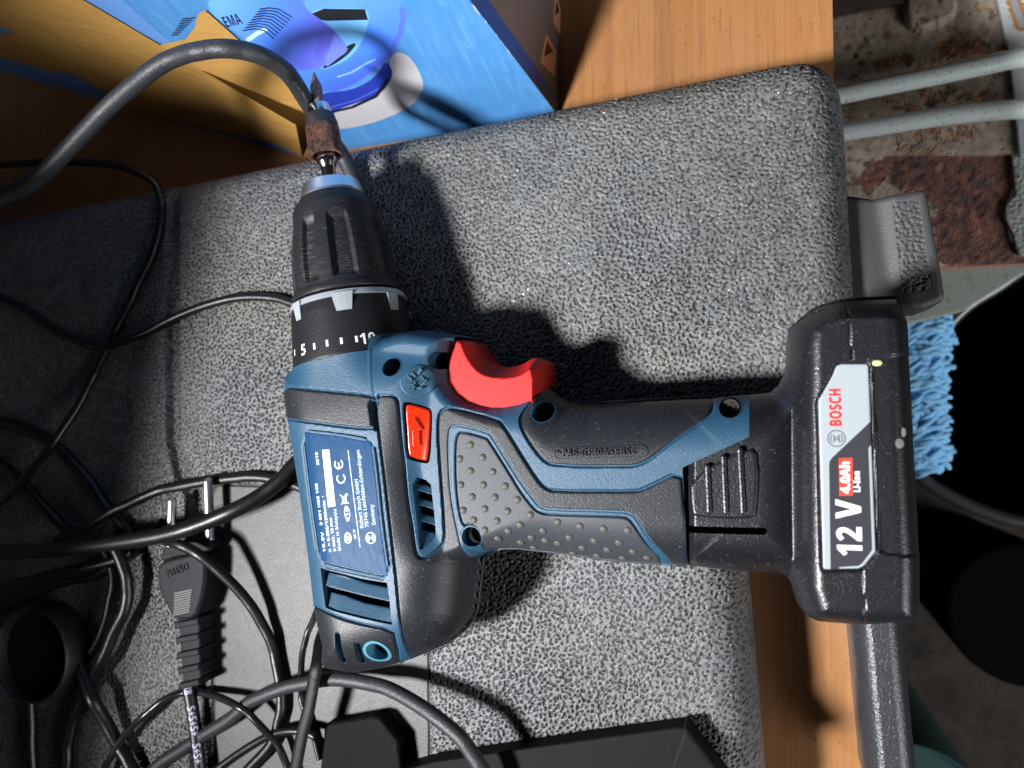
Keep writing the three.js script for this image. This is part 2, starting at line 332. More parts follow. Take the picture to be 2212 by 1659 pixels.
// ---------------------------------------------------------------- the black tool case
const caseSpot = (px, py) => P(px, py, CASE - 0.006);
{
  const pts = [P(-260, 516, CASE - 0.008), P(1826, 86, CASE - 0.008), P(1881, 985, CASE - 0.008), P(1597, 1010, CASE - 0.008), P(1662, 1800, CASE - 0.008), P(-260, 1900, CASE)].map((p) => [p.x, p.z]);
  // round the visible corners
  const round = [];
  pts.forEach((p, i) => {
    const a = pts[(i + 5) % 6], b = pts[(i + 1) % 6], r = i === 1 ? 0.021 : i === 2 || i === 3 ? 0.008 : 0.002;
    const da = Math.hypot(a[0] - p[0], a[1] - p[1]), db = Math.hypot(b[0] - p[0], b[1] - p[1]);
    const A = [lerp(p[0], a[0], r / da), lerp(p[1], a[1], r / da)], B = [lerp(p[0], b[0], r / db), lerp(p[1], b[1], r / db)];
    for (let k = 0; k <= 6; k++) { const t = k / 6, u = 1 - t; round.push([u * u * A[0] + 2 * u * t * p[0] + t * t * B[0], u * u * A[1] + 2 * u * t * p[1] + t * t * B[1]]); }
  });
  const sd = inside(round), t = thing('tool_case', 'large black plastic tool case with pebbled lid lying flat', 'tool case', new THREE.Vector3(pts[1][0], 0, pts[1][1]));
  const panelPts = soft([P(455, 1046, CASE), P(924, 1058, CASE), P(928, 1760, CASE), P(460, 1760, CASE)].map((p) => [p.x, p.z]), 1, 0.03), panel = inside(panelPts);
  const gr = [[372, 330], [372, 700], [374, 950], [392, 1030], [420, 1075], [428, 1140], [424, 1400], [426, 1760]].map((q) => P(q[0], q[1], CASE));
  const TILE = 0.066, R = 0.0155;
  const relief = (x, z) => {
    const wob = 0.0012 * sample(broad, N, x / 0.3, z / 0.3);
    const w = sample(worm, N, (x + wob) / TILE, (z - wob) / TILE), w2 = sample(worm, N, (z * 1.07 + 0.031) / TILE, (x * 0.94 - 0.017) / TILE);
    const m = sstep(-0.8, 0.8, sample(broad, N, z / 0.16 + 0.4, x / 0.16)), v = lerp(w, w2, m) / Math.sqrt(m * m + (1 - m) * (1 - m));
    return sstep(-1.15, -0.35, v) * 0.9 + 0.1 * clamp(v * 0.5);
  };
  const groove = (x, z) => { let d = 1e9; for (let i = 0; i + 1 < gr.length; i++) d = Math.min(d, -pill(gr[i], gr[i + 1], 0)(x, z)); return d; };
  const height = (x, z, s) => {
    let y = CASE - 0.03 + cap(s, 0.03, R, 2.1);
    const p = panel(x, z), lf = x < gr[1].x + 0.06 ? groove(x, z) : 1;
    const deep = (0.82 + 0.3 * clamp(sample(broad, N, x * 3.1, z * 3.1 + 0.5), -1, 1)) * (0.00085 - 0.00052 * sstep(-0.01, -0.05, x - gr[1].x)) * (p > -0.0004 ? 0 : 1) * sstep(0, 0.0015, s);
    y -= deep * (1 - relief(x, z));
    if (lf < 0.005) y -= 0.003 * (1 - sstep(0.0018, 0.0044, lf)) * sstep(-0.002, -0.006, p);
    y -= 0.0007 * sstep(-0.0006, 0.0004, p);
    if (Math.abs(p) < 0.0008) y -= 0.0008 * (1 - Math.abs(p) / 0.0008);
    return y;
  };
  const box = boxOf(pts); box[0] = Math.max(box[0], P(-60, 900, CASE).x); box[3] = Math.min(box[3], P(-20, 1720, CASE).z);
  const caseMap = dataTex(N, (x, y, i) => { const a = 0.098 * (1 + 0.05 * broad[i] + 0.07 * mid[i] + 0.16 * fine[i]), w = clamp(0.5 + 0.5 * broad[(i + 90000) % (N * N)]); return [a * lerp(0.97, 1.02, w), a, a * lerp(1.05, 0.95, w)]; }, true);
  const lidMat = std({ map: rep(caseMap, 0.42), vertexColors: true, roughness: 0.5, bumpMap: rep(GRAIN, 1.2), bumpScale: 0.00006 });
  const caseMat = std({ map: rep(caseMap, 0.42), roughness: 0.56, bumpMap: rep(GRAIN, 1.2), bumpScale: 0.00008 });
  const worn = (x, z) => { const dust = sample(broad, N, x * 2.6 + 0.3, z * 2.6), w = sstep(0.25, 0.85, relief(x, z)) * clamp(0.86 + 0.08 * sample(mid, N, x * 9, z * 9) + 0.1 * sample(fine, N, x * 8, z * 8)), p = panel(x, z) > 0; const k = p ? 0.36 * (1 + 0.05 * dust) : lerp(0.36 + 0.05 * dust, 1.06 + 0.09 * dust, w); return [k, k, k * (0.99 - 0.02 * dust)]; };  // ridge wear, plus pit shade put into the colour, both following the relief
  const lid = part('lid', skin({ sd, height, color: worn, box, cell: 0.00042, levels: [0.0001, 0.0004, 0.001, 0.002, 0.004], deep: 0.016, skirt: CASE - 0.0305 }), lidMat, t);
  // chips of dust and paint that lie on the lid
  const flecks = [], tint = [];
  const spots = [[1120, 655, 5], [1140, 640, 4], [1100, 670, 3], [1128, 378, 3], [1122, 388, 2.5], [1237, 575, 3], [1575, 632, 4], [1250, 590, 2], [1150, 630, 3], [1010, 600, 2], [905, 585, 2], [420, 640, 3], [330, 545, 2.5], [395, 690, 2.5], [1310, 255, 2], [1680, 215, 2], [1210, 760, 2], [1335, 880, 2]];
  for (let k = 0; k < 170; k++) spots.push([300 + rnd() * 1450, 200 + rnd() * 1350, 0.6 + rnd() * 1.1]);
  for (const [x, y, s] of spots) {
    const p = caseSpot(x, y), sv = sd(p.x, p.z);
    if (sv < 0.004) continue;
    const g = new THREE.OctahedronGeometry(s * 0.00016, 0).scale(1 + rnd(), 0.5, 0.6 + rnd() * 0.6).rotateY(rnd() * 6).translate(p.x, height(p.x, p.z, sv) + 0.0001, p.z);
    (rnd() < 0.4 && s < 2 ? tint : flecks).push(g);
  }
  const fl = part('dust_flecks', bag(flecks), std({ color: lin(0.5, 0.5, 0.48), roughness: 0.9 }), t); fl.userData.kind = 'stuff';
  const f2 = part('dust_flecks', bag(tint), std({ color: lin(0.45, 0.22, 0.1), roughness: 0.9 }), t); f2.userData.kind = 'stuff';
  const latchMat = std({ map: scuffed('#3b3c3c', '#a8a498', 90, 1600, { long: 14, warm: 0.5 }), roughness: 0.55, bumpMap: rep(GRAIN, 1.2), bumpScale: 0.00008 });
  // latch on the front side
  const lp = [[1812, 424], [1862, 428], [1884, 430], [1920, 424], [1990, 412], [2000, 418], [2040, 640], [2030, 655], [1985, 672], [1880, 662], [1822, 655]].map((q) => P(q[0], q[1], CASE - 0.02)).map((p) => [p.x, p.z]);
  const lsd = inside(soft(lp, 1, 0.12)), l0 = P(1905, 540, CASE - 0.02), l1 = P(1862, 540, CASE - 0.02);
  const padIn = inside(plan([[1924, 440], [1982, 432], [2012, 628], [1946, 640]], CASE - 0.02));
  part('latch', skin({ sd: lsd, box: boxOf(lp), cell: 0.0004, levels: [0.0003, 0.001, 0.002], skirt: 0.016, height: (x, z, s) => {
    const dip = 0.0018 * (1 - sstep(0, 0.007, Math.abs(x - l0.x + (z - l0.z) * -0.12))), pi = padIn(x, z);
    return CASE - 0.0195 + cap(s, 0.0025, 0.0025) - dip - (pi > 0 ? 0.0006 * sstep(0, 0.0008, pi) - 0.0007 * relief(x * 0.9, z) * sstep(0, 0.001, pi) : 0);
  } }), latchMat, t);
  // carrying handle
  const ha = [[1832, 1250], [1866, 1250], [1903, 1250], [1948, 1250]], hb = [[1874, 1700], [1905, 1700], [1945, 1700], [1992, 1700]];
  const hp = plan([ha[0], ha[3], hb[3], hb[0]], CASE - 0.022), hsd = inside(hp);
  part('handle', skin({ sd: hsd, box: boxOf(hp), cell: 0.0006, levels: [0.0005, 0.0015, 0.003, 0.005], deep: 0.007, skirt: 0.014, height: (x, z, s) => CASE - 0.032 + cap(s, 0.010, 0.0065, 1.7) }), std({ map: scuffed('#2b2c30', '#a8a69f', 60, 1500, { long: 14 }), roughness: 0.36, bumpMap: rep(PEEL, 2), bumpScale: 0.0002 }), t);
}

// ---------------------------------------------------------------- the cordless drill
const A0 = P(751, 640, MID), A1 = P(872, 1440, MID), AX = A0.clone().sub(A1).setY(0).normalize(), SIDE = new THREE.Vector3(-AX.z, 0, AX.x);  // axis towards the nose; SIDE to the right of it
const alongAt = (x, y, h) => P(x, y, h).sub(A0).dot(AX);
const alongOf = (x, z) => (x - A0.x) * AX.x + (z - A0.z) * AX.z;
const sideOf = (x, z) => (x - A0.x) * SIDE.x + (z - A0.z) * SIDE.z;
function radiusOf(half, x, y) {                                     // radius of a round thing on the axis that spans 2 * half in the picture
  const d = sight(x, y), t = (CAM - MID) / -d.y, across = d.clone().addScaledVector(AX, -d.dot(AX));
  return half / FOC * t * -d.y / -across.length() * -1;
}
const fromAxis = (a, s) => [A0.x + AX.x * a + SIDE.x * s, A0.z + AX.z * a + SIDE.z * s];
const HX = 8.5 * MM;                                                   // silhouettes lie a little above the mid-plane
const headLeft = [[616, 806, MID + HX], [614, 850, MID + HX], [624, 915, MID + HX], [636, 985, MID + HX], [652, 1090, MID + HX], [668, 1210, MID + HX], [678, 1300, MID + HX], [687, 1346, MID + HX], [697, 1385, MID + HX], [712, 1422, MID + 3 * MM], [735, 1438, MID + 2 * MM], [790, 1443, MID], [849, 1433, MID], [906, 1415, MID], [963, 1390, MID], [997, 1362, MID], [1018, 1335, MID], [1027, 1312, MID], [1034, 1255, MID], [1040, 1205, MID]];
const aCollar = alongAt(705, 774, MID + 21 * MM);
const headH = inside([fromAxis(aCollar + 0.026, -0.0215), fromAxis(aCollar + 0.002, -0.0218), ...plan(headLeft, MID), ...plan([[1040, 1180], [1000, 1100], [985, 1000], [1000, 900], [1010, 800], [985, 745], [890, 735]], MID), fromAxis(aCollar + 0.026, 0.0215)]);
const bump = [[800, 748], [812, 734], [832, 720], [861, 710], [890, 706], [931, 710], [978, 718], [1004, 724], [1012, 732]];
const gripTop = [[1181, 833], [1196, 845], [1215, 859], [1242, 871], [1289, 875], [1341, 871], [1446, 865], [1537, 861], [1591, 855], [1640, 851]];
const gripLow = [[1640, 1234], [1543, 1225], [1487, 1218], [1400, 1213], [1300, 1204], [1200, 1190], [1120, 1181], [1088, 1181], [1061, 1188], [1043, 1199]];
const bumpH = bump.map(([x, y]) => [x, y, MID + 0.013]);
const gripH = inside(plan([...bumpH, [1004, 750], [999, 775], [1000, 800], [1006, 824], [1018, 843], [1036, 857], [1060, 866], [1084, 869], [1108, 866], [1134, 858], [1158, 846], ...gripTop, [1760, 851], [1760, 1236], ...gripLow, [960, 1230], [850, 1180], [800, 900]], MID));
const battH = inside(soft(plan([[1695, 723, MID - 0.01], [1748, 672, MID], [1775, 659], [1807, 650], [1834, 646], [1936, 642], [1951, 656, MID + 0.006], [1962, 690, MID + 0.008], [1970, 830, MID + 0.008], [1979, 1000, MID + 0.008], [1989, 1200, MID + 0.008], [1988, 1300, MID + 0.008], [1975, 1337, MID + 0.006], [1852, 1334], [1758, 1327], [1735, 1316], [1719, 1295], [1709, 1262], [1701, 1236], [1695, 1000, MID - 0.008]], MID), 1, 0.12));
const neckH = inside(plan([[1466, 868], [1640, 851], [1663, 848], [1680, 834], [1700, 800], [1760, 800], [1760, 1262], [1712, 1262], [1697, 1242], [1683, 1236], [1655, 1232], [1543, 1225], [1478, 1217]], MID));
const X1 = P(1050, 900, MID).x, X2 = P(1230, 900, MID).x;
function top(x, z) {                                                 // height of the drill's skin above its mid-plane
  const h = headH(x, z), g = gripH(x, z), b = battH(x, z), n = neckH(x, z);
  let y = 0;
  if (h > 0) { const a = alongOf(x, z); y = cap(h, 0.0225 + 0.001 * sstep(aCollar, aCollar - 0.02, a), 0.0195, 2.15); }
  if (g > 0) { const R = lerp(0.0065, 0.0165, sstep(X1, X2, x)), v = cap(g, 0.0185, R, 2); y = y > 0 ? smax(y, v, 0.0025) : v; }
  if (n > 0) { const v = cap(n, 0.0178, 0.014, 2); y = y > 0 ? smax(y, v, 0.001) : v; }
  if (b > 0) { const v = cap(b, 0.0242, 0.0085, 2.1); y = y > 0 ? smax(y, v, 0.006) : v; }
  return y;
}
const TOP = (x, z) => MID + top(x, z);
const onTop = (list, k = 2) => inside(k ? soft(planOn(list, TOP), k) : planOn(list, TOP));
const drill = thing('cordless_drill', 'dark blue and black cordless drill with red trigger lying on its side', 'cordless drill', new THREE.Vector3(P(1100, 1000, MID).x, CASE, P(1100, 1000, MID).z));

// outlines of the overmould, windows and holes, read off the photograph and set onto the skin
const bandR = onTop([[612, 836], [700, 846], [806, 856], [813, 870], [814, 916], [806, 926], [740, 920], [660, 909], [618, 902]], 1);
const spineOuter = [[810, 855], [846, 855], [857, 862], [860, 880], [865, 955], [875, 1053], [884, 1115], [893, 1175], [898, 1199], [911, 1209], [926, 1202], [953, 1182], [961, 1166], [959, 1110], [952, 1020], [946, 930], [949, 896], [956, 886], [970, 881], [1072, 907], [1086, 918], [1120, 975], [1158, 1035], [1176, 1055], [1194, 1062], [1370, 1063], [1392, 1057], [1470, 1018], [1475, 1080], [1481, 1136], [1487, 1250], [1400, 1250], [1300, 1250], [1100, 1230], [1075, 1250], [1060, 1320], [1030, 1420], [900, 1460], [888, 1412], [879, 1399], [867, 1346], [858, 1267], [849, 1187], [840, 1107], [826, 990]];
const spineR = onTop(spineOuter, 1);
const padBlue = onTop([[970, 932], [977, 921], [990, 917], [1054, 933], [1064, 943], [1107, 1013], [1133, 1052], [1159, 1086], [1170, 1096], [1187, 1100], [1341, 1104], [1362, 1108], [1374, 1118], [1406, 1167], [1446, 1208], [1458, 1225], [1400, 1250], [1100, 1230], [1056, 1205], [1024, 1204], [1004, 1190], [990, 1150], [976, 1080], [970, 1010]], 1);
const padR = onTop([[984, 1040], [984, 960], [989, 938], [998, 932], [1050, 946], [1056, 952], [1096, 1015], [1124, 1062], [1152, 1098], [1166, 1108], [1185, 1112], [1338, 1116], [1354, 1119], [1366, 1129], [1396, 1176], [1434, 1213], [1400, 1250], [1100, 1230], [1070, 1196], [1046, 1184], [1040, 1150], [1016, 1130], [1002, 1138], [992, 1110]], 1);
const thumbR = onTop([[1124, 912], [1128, 893], [1184, 838], [1190, 815], [1400, 845], [1538, 840], [1540, 878], [1530, 900], [1446, 957], [1406, 990], [1381, 1003], [1354, 1007], [1195, 1005], [1173, 993], [1151, 966], [1131, 933]], 2);
const switchHole = onTop([[868, 874], [874, 866], [921, 878], [933, 886], [934, 906], [930, 994], [922, 1003], [884, 994], [876, 986], [871, 920]], 1);
const ventHole = onTop([[888, 1028], [930, 1040], [934, 1070], [942, 1150], [940, 1163], [911, 1189], [905, 1186], [897, 1105]], 1);
const rearHole = onTop([[692, 1226], [735, 1238], [781, 1250], [836, 1259], [842, 1300], [848, 1350], [781, 1336], [720, 1320], [703, 1312], [697, 1270]], 0);
const rearR = onTop([[676, 1305], [698, 1319], [758, 1344], [848, 1362], [853, 1390], [861, 1414], [872, 1440], [800, 1460], [700, 1450], [660, 1380]], 1);
const labelFrame = onTop([[649, 925], [730, 934], [808, 947], [819, 1030], [828, 1123], [846, 1254], [767, 1238], [687, 1218], [667, 1080]], 1);
const labelR = onTop([[657, 932], [730, 941], [802, 954], [812, 1030], [821, 1123], [839, 1246], [767, 1230], [694, 1211], [675, 1080]], 0);
const hole = (x, y, r) => { const c = onto(x, y, TOP); return disc(c, r); };
const holes = [hole(846, 793, 3.15 * MM), hole(948, 778, 3.0 * MM)], thumbHole = hole(1173, 890, 3.3 * MM), screwHole = hole(1577, 880, 3.25 * MM), padHole = hole(1018, 1160, 3.3 * MM), rearHoleC = hole(815, 1408, 3.4 * MM);
const slots = [[[729, 1374], [741, 1427]], [[772, 1395], [782, 1428]]].map(([a, b]) => pill(onto(...a, TOP), onto(...b, TOP), 0.8 * MM));
const triggerGap = inside(soft(plan([[986, 745], [983, 790], [989, 825], [1001, 851], [1022, 867], [1060, 877], [1105, 873], [1138, 860], [1158, 846], [1181, 833], [1240, 800], [1200, 700], [1012, 722]], MID + 0.008), 3));
const lineC = { x: 0 };
const nose = (x, z) => (sideOf(x, z) < sideOf(...XZ(800, 760, MID + 0.018)) ? aCollar - alongOf(x, z) : 1);
const headOutline = inside([fromAxis(aCollar + 0.02, -0.0235), ...plan(headLeft, MID), ...plan(gripLow.slice().reverse(), MID), ...plan(gripTop.slice().reverse(), MID), ...plan([[1160, 846], [1134, 856], [1108, 864], [1084, 867], [1060, 864], [1036, 855], [1016, 841], [1003, 822], [997, 800], [997, 775], [1001, 750], [1012, 732]], MID), ...plan(bumpH.slice().reverse(), MID), fromAxis(aCollar + 0.02, sideOf(...XZ(800, 760, MID + 0.018)))]);
const bump2 = XZ(1476, 1100, MID + 0.018)[0];
const joint = inside(planOn([[1474, 1010], [1618, 944], [1619, 840], [1400, 700], [900, 600], [300, 700], [300, 1600], [1300, 1600], [1488, 1260], [1481, 1136]], TOP));
const bodyR = both(headOutline, nose, joint);
const groove = (s, w = 0.0006, d = 0.001) => { const a = Math.abs(s + 0.0001); return a < w ? d * (1 - a / w) ** 0.6 : 0; };
const ridgeA = { x: XZ(799, 757, MID + 0.02) }, ridge0 = onto(799, 757, TOP), ridge1 = onto(804, 852, TOP);
// blue housing
const openings = either(...holes, switchHole, ventHole, rearHole, triggerGap, screwHole, thumbHole, padHole, rearHoleC, ...slots);
const housingSd = both(bodyR, no(openings));
const capSd = pill(onto(806, 874, TOP), onto(813, 922, TOP), 1.2 * MM);
const housingY = (x, z) => {
  let y = TOP(x, z);
  y -= groove(bandR(x, z)) + groove(thumbR(x, z)) + groove(rearR(x, z)) + groove(labelFrame(x, z), 0.0005, 0.0003);
  const sp = spineR(x, z), pb = padBlue(x, z);
  if (pb < 0.0006) y -= groove(sp);
  y -= groove(padR(x, z), 0.0005, 0.0009);
  y -= 0.0007 * sstep(0.0004, 0.0013, Math.max(bandR(x, z), thumbR(x, z), rearR(x, z), sp > 0 && pb < 0 ? Math.min(sp, -pb) : -1));
  if (capSd(x, z) > -0.0004) y -= 0.0022 * sstep(-0.0004, 0.0005, capSd(x, z));
  const rd = -pill(ridge0, ridge1, 0)(x, z); if (rd < 0.0008) y += 0.00035 * (1 - rd / 0.0008);
  return y;
};
const bodyBox = boxOf([XZ(600, 690, MID), XZ(1640, 1480, MID)], 0.006);
const rimLevels = [0.00012, 0.0004, 0.001, 0.002, 0.0035];
part('housing', skin({ sd: housingSd, box: bodyBox, cell: 0.0004, levels: rimLevels, cuts: [bandR, thumbR, rearR, spineR, padR, labelFrame].map((f) => [f, [-0.0007, -0.0001, 0.0005]]), skirt: (x, z) => (headOutline(x, z) < 0.0003 ? 0.0001 : 0.006), height: (x, z) => housingY(x, z) }), M.blue, drill);
part('housing', skin({ sd: both(headOutline, nose, (x, z) => joint(x, z) + 0.02), box: bodyBox, cell: 0.0016, levels: [0.0003, 0.0012, 0.003], flip: true, height: (x, z) => 2 * MID - TOP(x, z) }), M.dark, drill, 'black far half of the housing');
// soft overmould and other skins: each a part of its own, slightly proud of the housing
function inlay(name, sd, mat, off = 0.00025, o = {}) {
  const b = o.bevel ?? 0.0004, inset = o.inset ?? 0.00022, f = (x, z) => sd(x, z) - inset;
  const lift = typeof off === 'function' ? off : () => off;
  return part(name, skin({ sd: f, box: o.box ?? boxOf(sd.pts ?? o.pts, 0.001), cell: o.cell ?? 0.0005, levels: [b * 0.25, b, ...(o.levels ?? [])], skirt: o.skirt ?? 0.0016, uv: o.uv, height: (x, z, s) => TOP(x, z) + lift(x, z, s) - (s < b ? b - cap(s, b, b) : 0) }), mat, o.parent ?? drill, o.label);
}
const inBody = (sd, extra = []) => { const f = both(sd, (x, z) => headOutline(x, z) + 0.0012, joint, ...extra); f.pts = sd.pts; return f; };
inlay('rubber_band', inBody(bandR, [(x, z) => -capSd(x, z) - 0.0003]), M.rubber, 0.0004, { label: 'dusty black rubber band round the gear case' });
inlay('rubber_grip', inBody(spineR, [no(padBlue), no(ventHole)]), M.rubber, 0.0003, { label: 'black rubber back and handle edge' });
inlay('accent_line', both(inBody(padBlue), no(padR), no(padHole)), M.blue, 0.0003, { box: boxOf(padBlue.pts), label: 'thin blue line round the studded pad' });
const padF = inBody(padR, [no(padHole)]);
const pad = inlay('grip_pad', padF, M.pad, 0.0003, { label: 'studded grey pad of the handle' });
inlay('thumb_panel', inBody(thumbR, [no(thumbHole)]), M.rubber, 0.0003, { label: 'dusty black panel under the trigger' });
inlay('rear_cap', inBody(rearR, [no(rearHoleC), ...slots.map(no)]), M.rubber, 0.0002);
// rings round the screw wells
for (const [x, y, r] of [[815, 1408, 3.4], [1173, 890, 3.3], [1018, 1160, 3.3], [846, 793, 3.15], [948, 778, 3.0], [1577, 880, 3.25]]) {
  const c = onto(x, y, TOP), R = r * MM, ring = both(disc(c, R * (x === 815 ? 1.26 : 1.1)), no(disc(c, R * 0.99)));
  part('screw_well', skin({ sd: ring, box: [c.x - 0.006, c.z - 0.006, c.x + 0.006, c.z + 0.006], cell: 0.0003, levels: [0.0001], skirt: 0.007, height: (px, pz) => TOP(px, pz) + (x === 815 ? 0.0005 : 0.00018) }), x === 815 ? std({ color: lin(0.06, 0.2, 0.28), roughness: 0.5 }) : M.blue, drill);
  const cup = new THREE.CylinderGeometry(R * 1.02, R * 1.02, 0.0006, 24).translate(c.x, TOP(c.x, c.z) - 0.0105, c.z);
  const well = part('screw', bag([cup, new THREE.CylinderGeometry(R * 0.82, R * 0.82, 0.0022, 24).translate(c.x, TOP(c.x, c.z) - (x === 1577 ? 0.0045 : 0.009), c.z)]), std({ color: lin(0.03, 0.026, 0.022), metalness: 0.7, roughness: 0.5 }), drill);
  const star = [];
  for (let k = 0; k < 3; k++) star.push(new THREE.BoxGeometry(R * 0.8, 0.0005, R * 0.26).rotateY(k * Math.PI / 3).translate(c.x, TOP(c.x, c.z) - (x === 1577 ? 0.0033 : 0.0078), c.z));
  part('socket', bag(star), M.dark, well);
}
// studs of the pad
{
  const g0 = new THREE.SphereGeometry(0.00125, 14, 8, 0, Math.PI * 2, 0, Math.PI / 2).scale(1, 0.62, 1), studMat = std({ map: scuffed('#43443f', '#9b9078', 40, 300, { long: 10, warm: 0.7 }), roughness: 0.6 });
  const rows = [[1017, 961], [994, 991], [1043, 988], [1017, 1017], [1065, 1019], [996, 1047], [1045, 1047], [1092, 1050], [1021, 1073], [1070, 1074], [1118, 1079], [1001, 1102], [1048, 1099], [1097, 1104], [1146, 1112], [1024, 1123], [1074, 1125], [1124, 1133], [1173, 1145], [1205, 1127], [1253, 1136], [1304, 1142], [1356, 1145], [1148, 1160], [1230, 1160], [1284, 1167], [1337, 1171], [1153, 1181], [1178, 1166], [1205, 1172], [1258, 1182], [1312, 1186], [1367, 1190], [1238, 1193], [1290, 1198], [1345, 1203], [1398, 1203], [1098, 1146], [1048, 1145], [1076, 1162], [1125, 1170]];
  rows.forEach(([x, y]) => {
    const p = onto(x, y, TOP);
    if (padF(p.x, p.z) < 0.0009) return;
    const e = 0.0006, n = new THREE.Vector3(TOP(p.x - e, p.z) - TOP(p.x + e, p.z), 2 * e, TOP(p.x, p.z - e) - TOP(p.x, p.z + e)).normalize();
    const m = new THREE.Mesh(g0, studMat);
    m.name = 'stud'; m.position.copy(p).addScaledVector(n, 0.0002).sub(drill.position); m.quaternion.setFromUnitVectors(new THREE.Vector3(0, 1, 0), n);
    pad.add(m); m.position.sub(pad.position);
  });
}
// the direction switch with its arrow
{
  const sw = onTop([[873, 879], [879, 871], [919, 882], [929, 889], [929, 906], [923, 992], [917, 997], [886, 988], [880, 981], [876, 920]], 1);
  const p = inlay('direction_switch', sw, M.orange, -0.0003, { bevel: 0.0009, cell: 0.0003, skirt: 0.004, inset: 0 });
  const ar = onTop([[897, 900], [915, 928], [907, 928], [908, 963], [892, 965], [891, 931], [882, 931]], 0);
  inlay('arrow', ar, M.orange, 0.0006, { parent: p, bevel: 0.0004, cell: 0.0003, skirt: 0.001, inset: 0 });
}
// trigger
{
  const tp = [[990, 753], [994, 737], [1001, 732], [1013, 734], [1025, 743], [1035, 763], [1049, 778], [1062, 787], [1082, 792], [1107, 790], [1131, 780], [1146, 771], [1160, 771], [1174, 781], [1178, 802], [1180, 850], [1170, 900], [1100, 940], [1015, 930], [968, 885], [976, 800], [985, 764]];
  const tsd = inside(soft(plan(tp, MID + 0.005), 2)), curve = inside(soft(plan([[990, 700], [998, 742], [1012, 776], [1036, 806], [1068, 817], [1108, 817], [1134, 808], [1151, 792], [1154, 850], [1156, 950], [960, 950], [960, 700]], MID + 0.011), 3));
  part('trigger', skin({ sd: tsd, box: boxOf(tsd.pts), cell: 0.0004, levels: [0.0002, 0.0008, 0.002], skirt: 0.01, height: (x, z, s) => MID + Math.min(cap(s, 0.0125, 0.002, 2), 0.0125 + Math.min(0, curve(x, z) * 2.2 - 0.0004 * (1 - sstep(0, 0.0012, curve(x, z))))) }), M.trigger, drill);
}
// vents: slanted slats behind the openings
{
  const slat = (list, t0, t1, drop, hang = 0.0062) => {
    const f = onTop(list, 0), a = onto(...t0, TOP), b = onto(...t1, TOP), dx = b.x - a.x, dz = b.z - a.z, l = Math.hypot(dx, dz);
    inlay('vent_slat', f, M.blue, (x, z) => -drop + (drop - 0.0003) * clamp(Math.abs((x - a.x) * dz - (z - a.z) * dx) / l / hang), { bevel: 0.00025, cell: 0.0005, skirt: 0.0012, inset: 0 });
  };
  slat([[692, 1238], [735, 1249], [781, 1264], [838, 1277], [843, 1303], [781, 1289], [730, 1276], [693, 1264]], [692, 1238], [838, 1277], 0.003);
  slat([[698, 1281], [735, 1292], [781, 1308], [845, 1321], [851, 1356], [781, 1340], [720, 1323], [700, 1313]], [698, 1281], [845, 1321], 0.003);
  slat([[888, 1044], [932, 1057], [936, 1071], [890, 1058]], [888, 1044], [932, 1057], 0.0022, 0.0026);
  slat([[892, 1076], [937, 1090], [939, 1103], [894, 1090]], [892, 1076], [937, 1090], 0.0022, 0.0026);
  slat([[896, 1110], [942, 1124], [944, 1138], [899, 1125]], [896, 1110], [942, 1124], 0.0022, 0.0026);
  slat([[902, 1146], [945, 1158], [941, 1168], [912, 1192], [902, 1190]], [902, 1146], [945, 1158], 0.0022, 0.006);
}
// embossed disc
{
  const c = onto(903, 823, TOP), g = [], y = TOP(c.x, c.z) + 0.00075;
  const dd = disc(c, 0.0053);
  const d = part('emblem', skin({ sd: dd, box: [c.x - 0.006, c.z - 0.006, c.x + 0.006, c.z + 0.006], cell: 0.0003, levels: [0.0002, 0.0005], skirt: 0.0015, height: (x, z, s) => TOP(x, z) + 0.0008 - (s < 0.0004 ? 0.0004 - cap(s, 0.0004, 0.0004) : 0) }), M.blue, drill);
  const bar = (x, z, l, a, w = 0.0005) => g.push(new THREE.BoxGeometry(l * MM, 0.0012, w * 1.2).rotateY(a).translate(c.x + x * MM, TOP(c.x + x * MM, c.z + z * MM) + 0.0007, c.z + z * MM));
  bar(-2.0, -0.9, 2.6, -0.75); bar(-0.9, -2.0, 2.2, -0.75); bar(0.7, -2.9, 2.4, 1.0, 0.0009); bar(1.6, -1.0, 2.0, -0.9); bar(2.2, 0.5, 2.4, 0.85); bar(0.2, 2.4, 3.4, 0.12); bar(-0.7, 1.2, 2.0, 1.2);
  g.push(new THREE.TorusGeometry(0.0011, 0.00026, 6, 18).rotateX(Math.PI / 2).translate(c.x - 1.6 * MM, TOP(c.x - 1.6 * MM, c.z + 2.1 * MM) + 0.001, c.z + 2.1 * MM));
  part('pictogram', bag(g), M.blue, d);
}
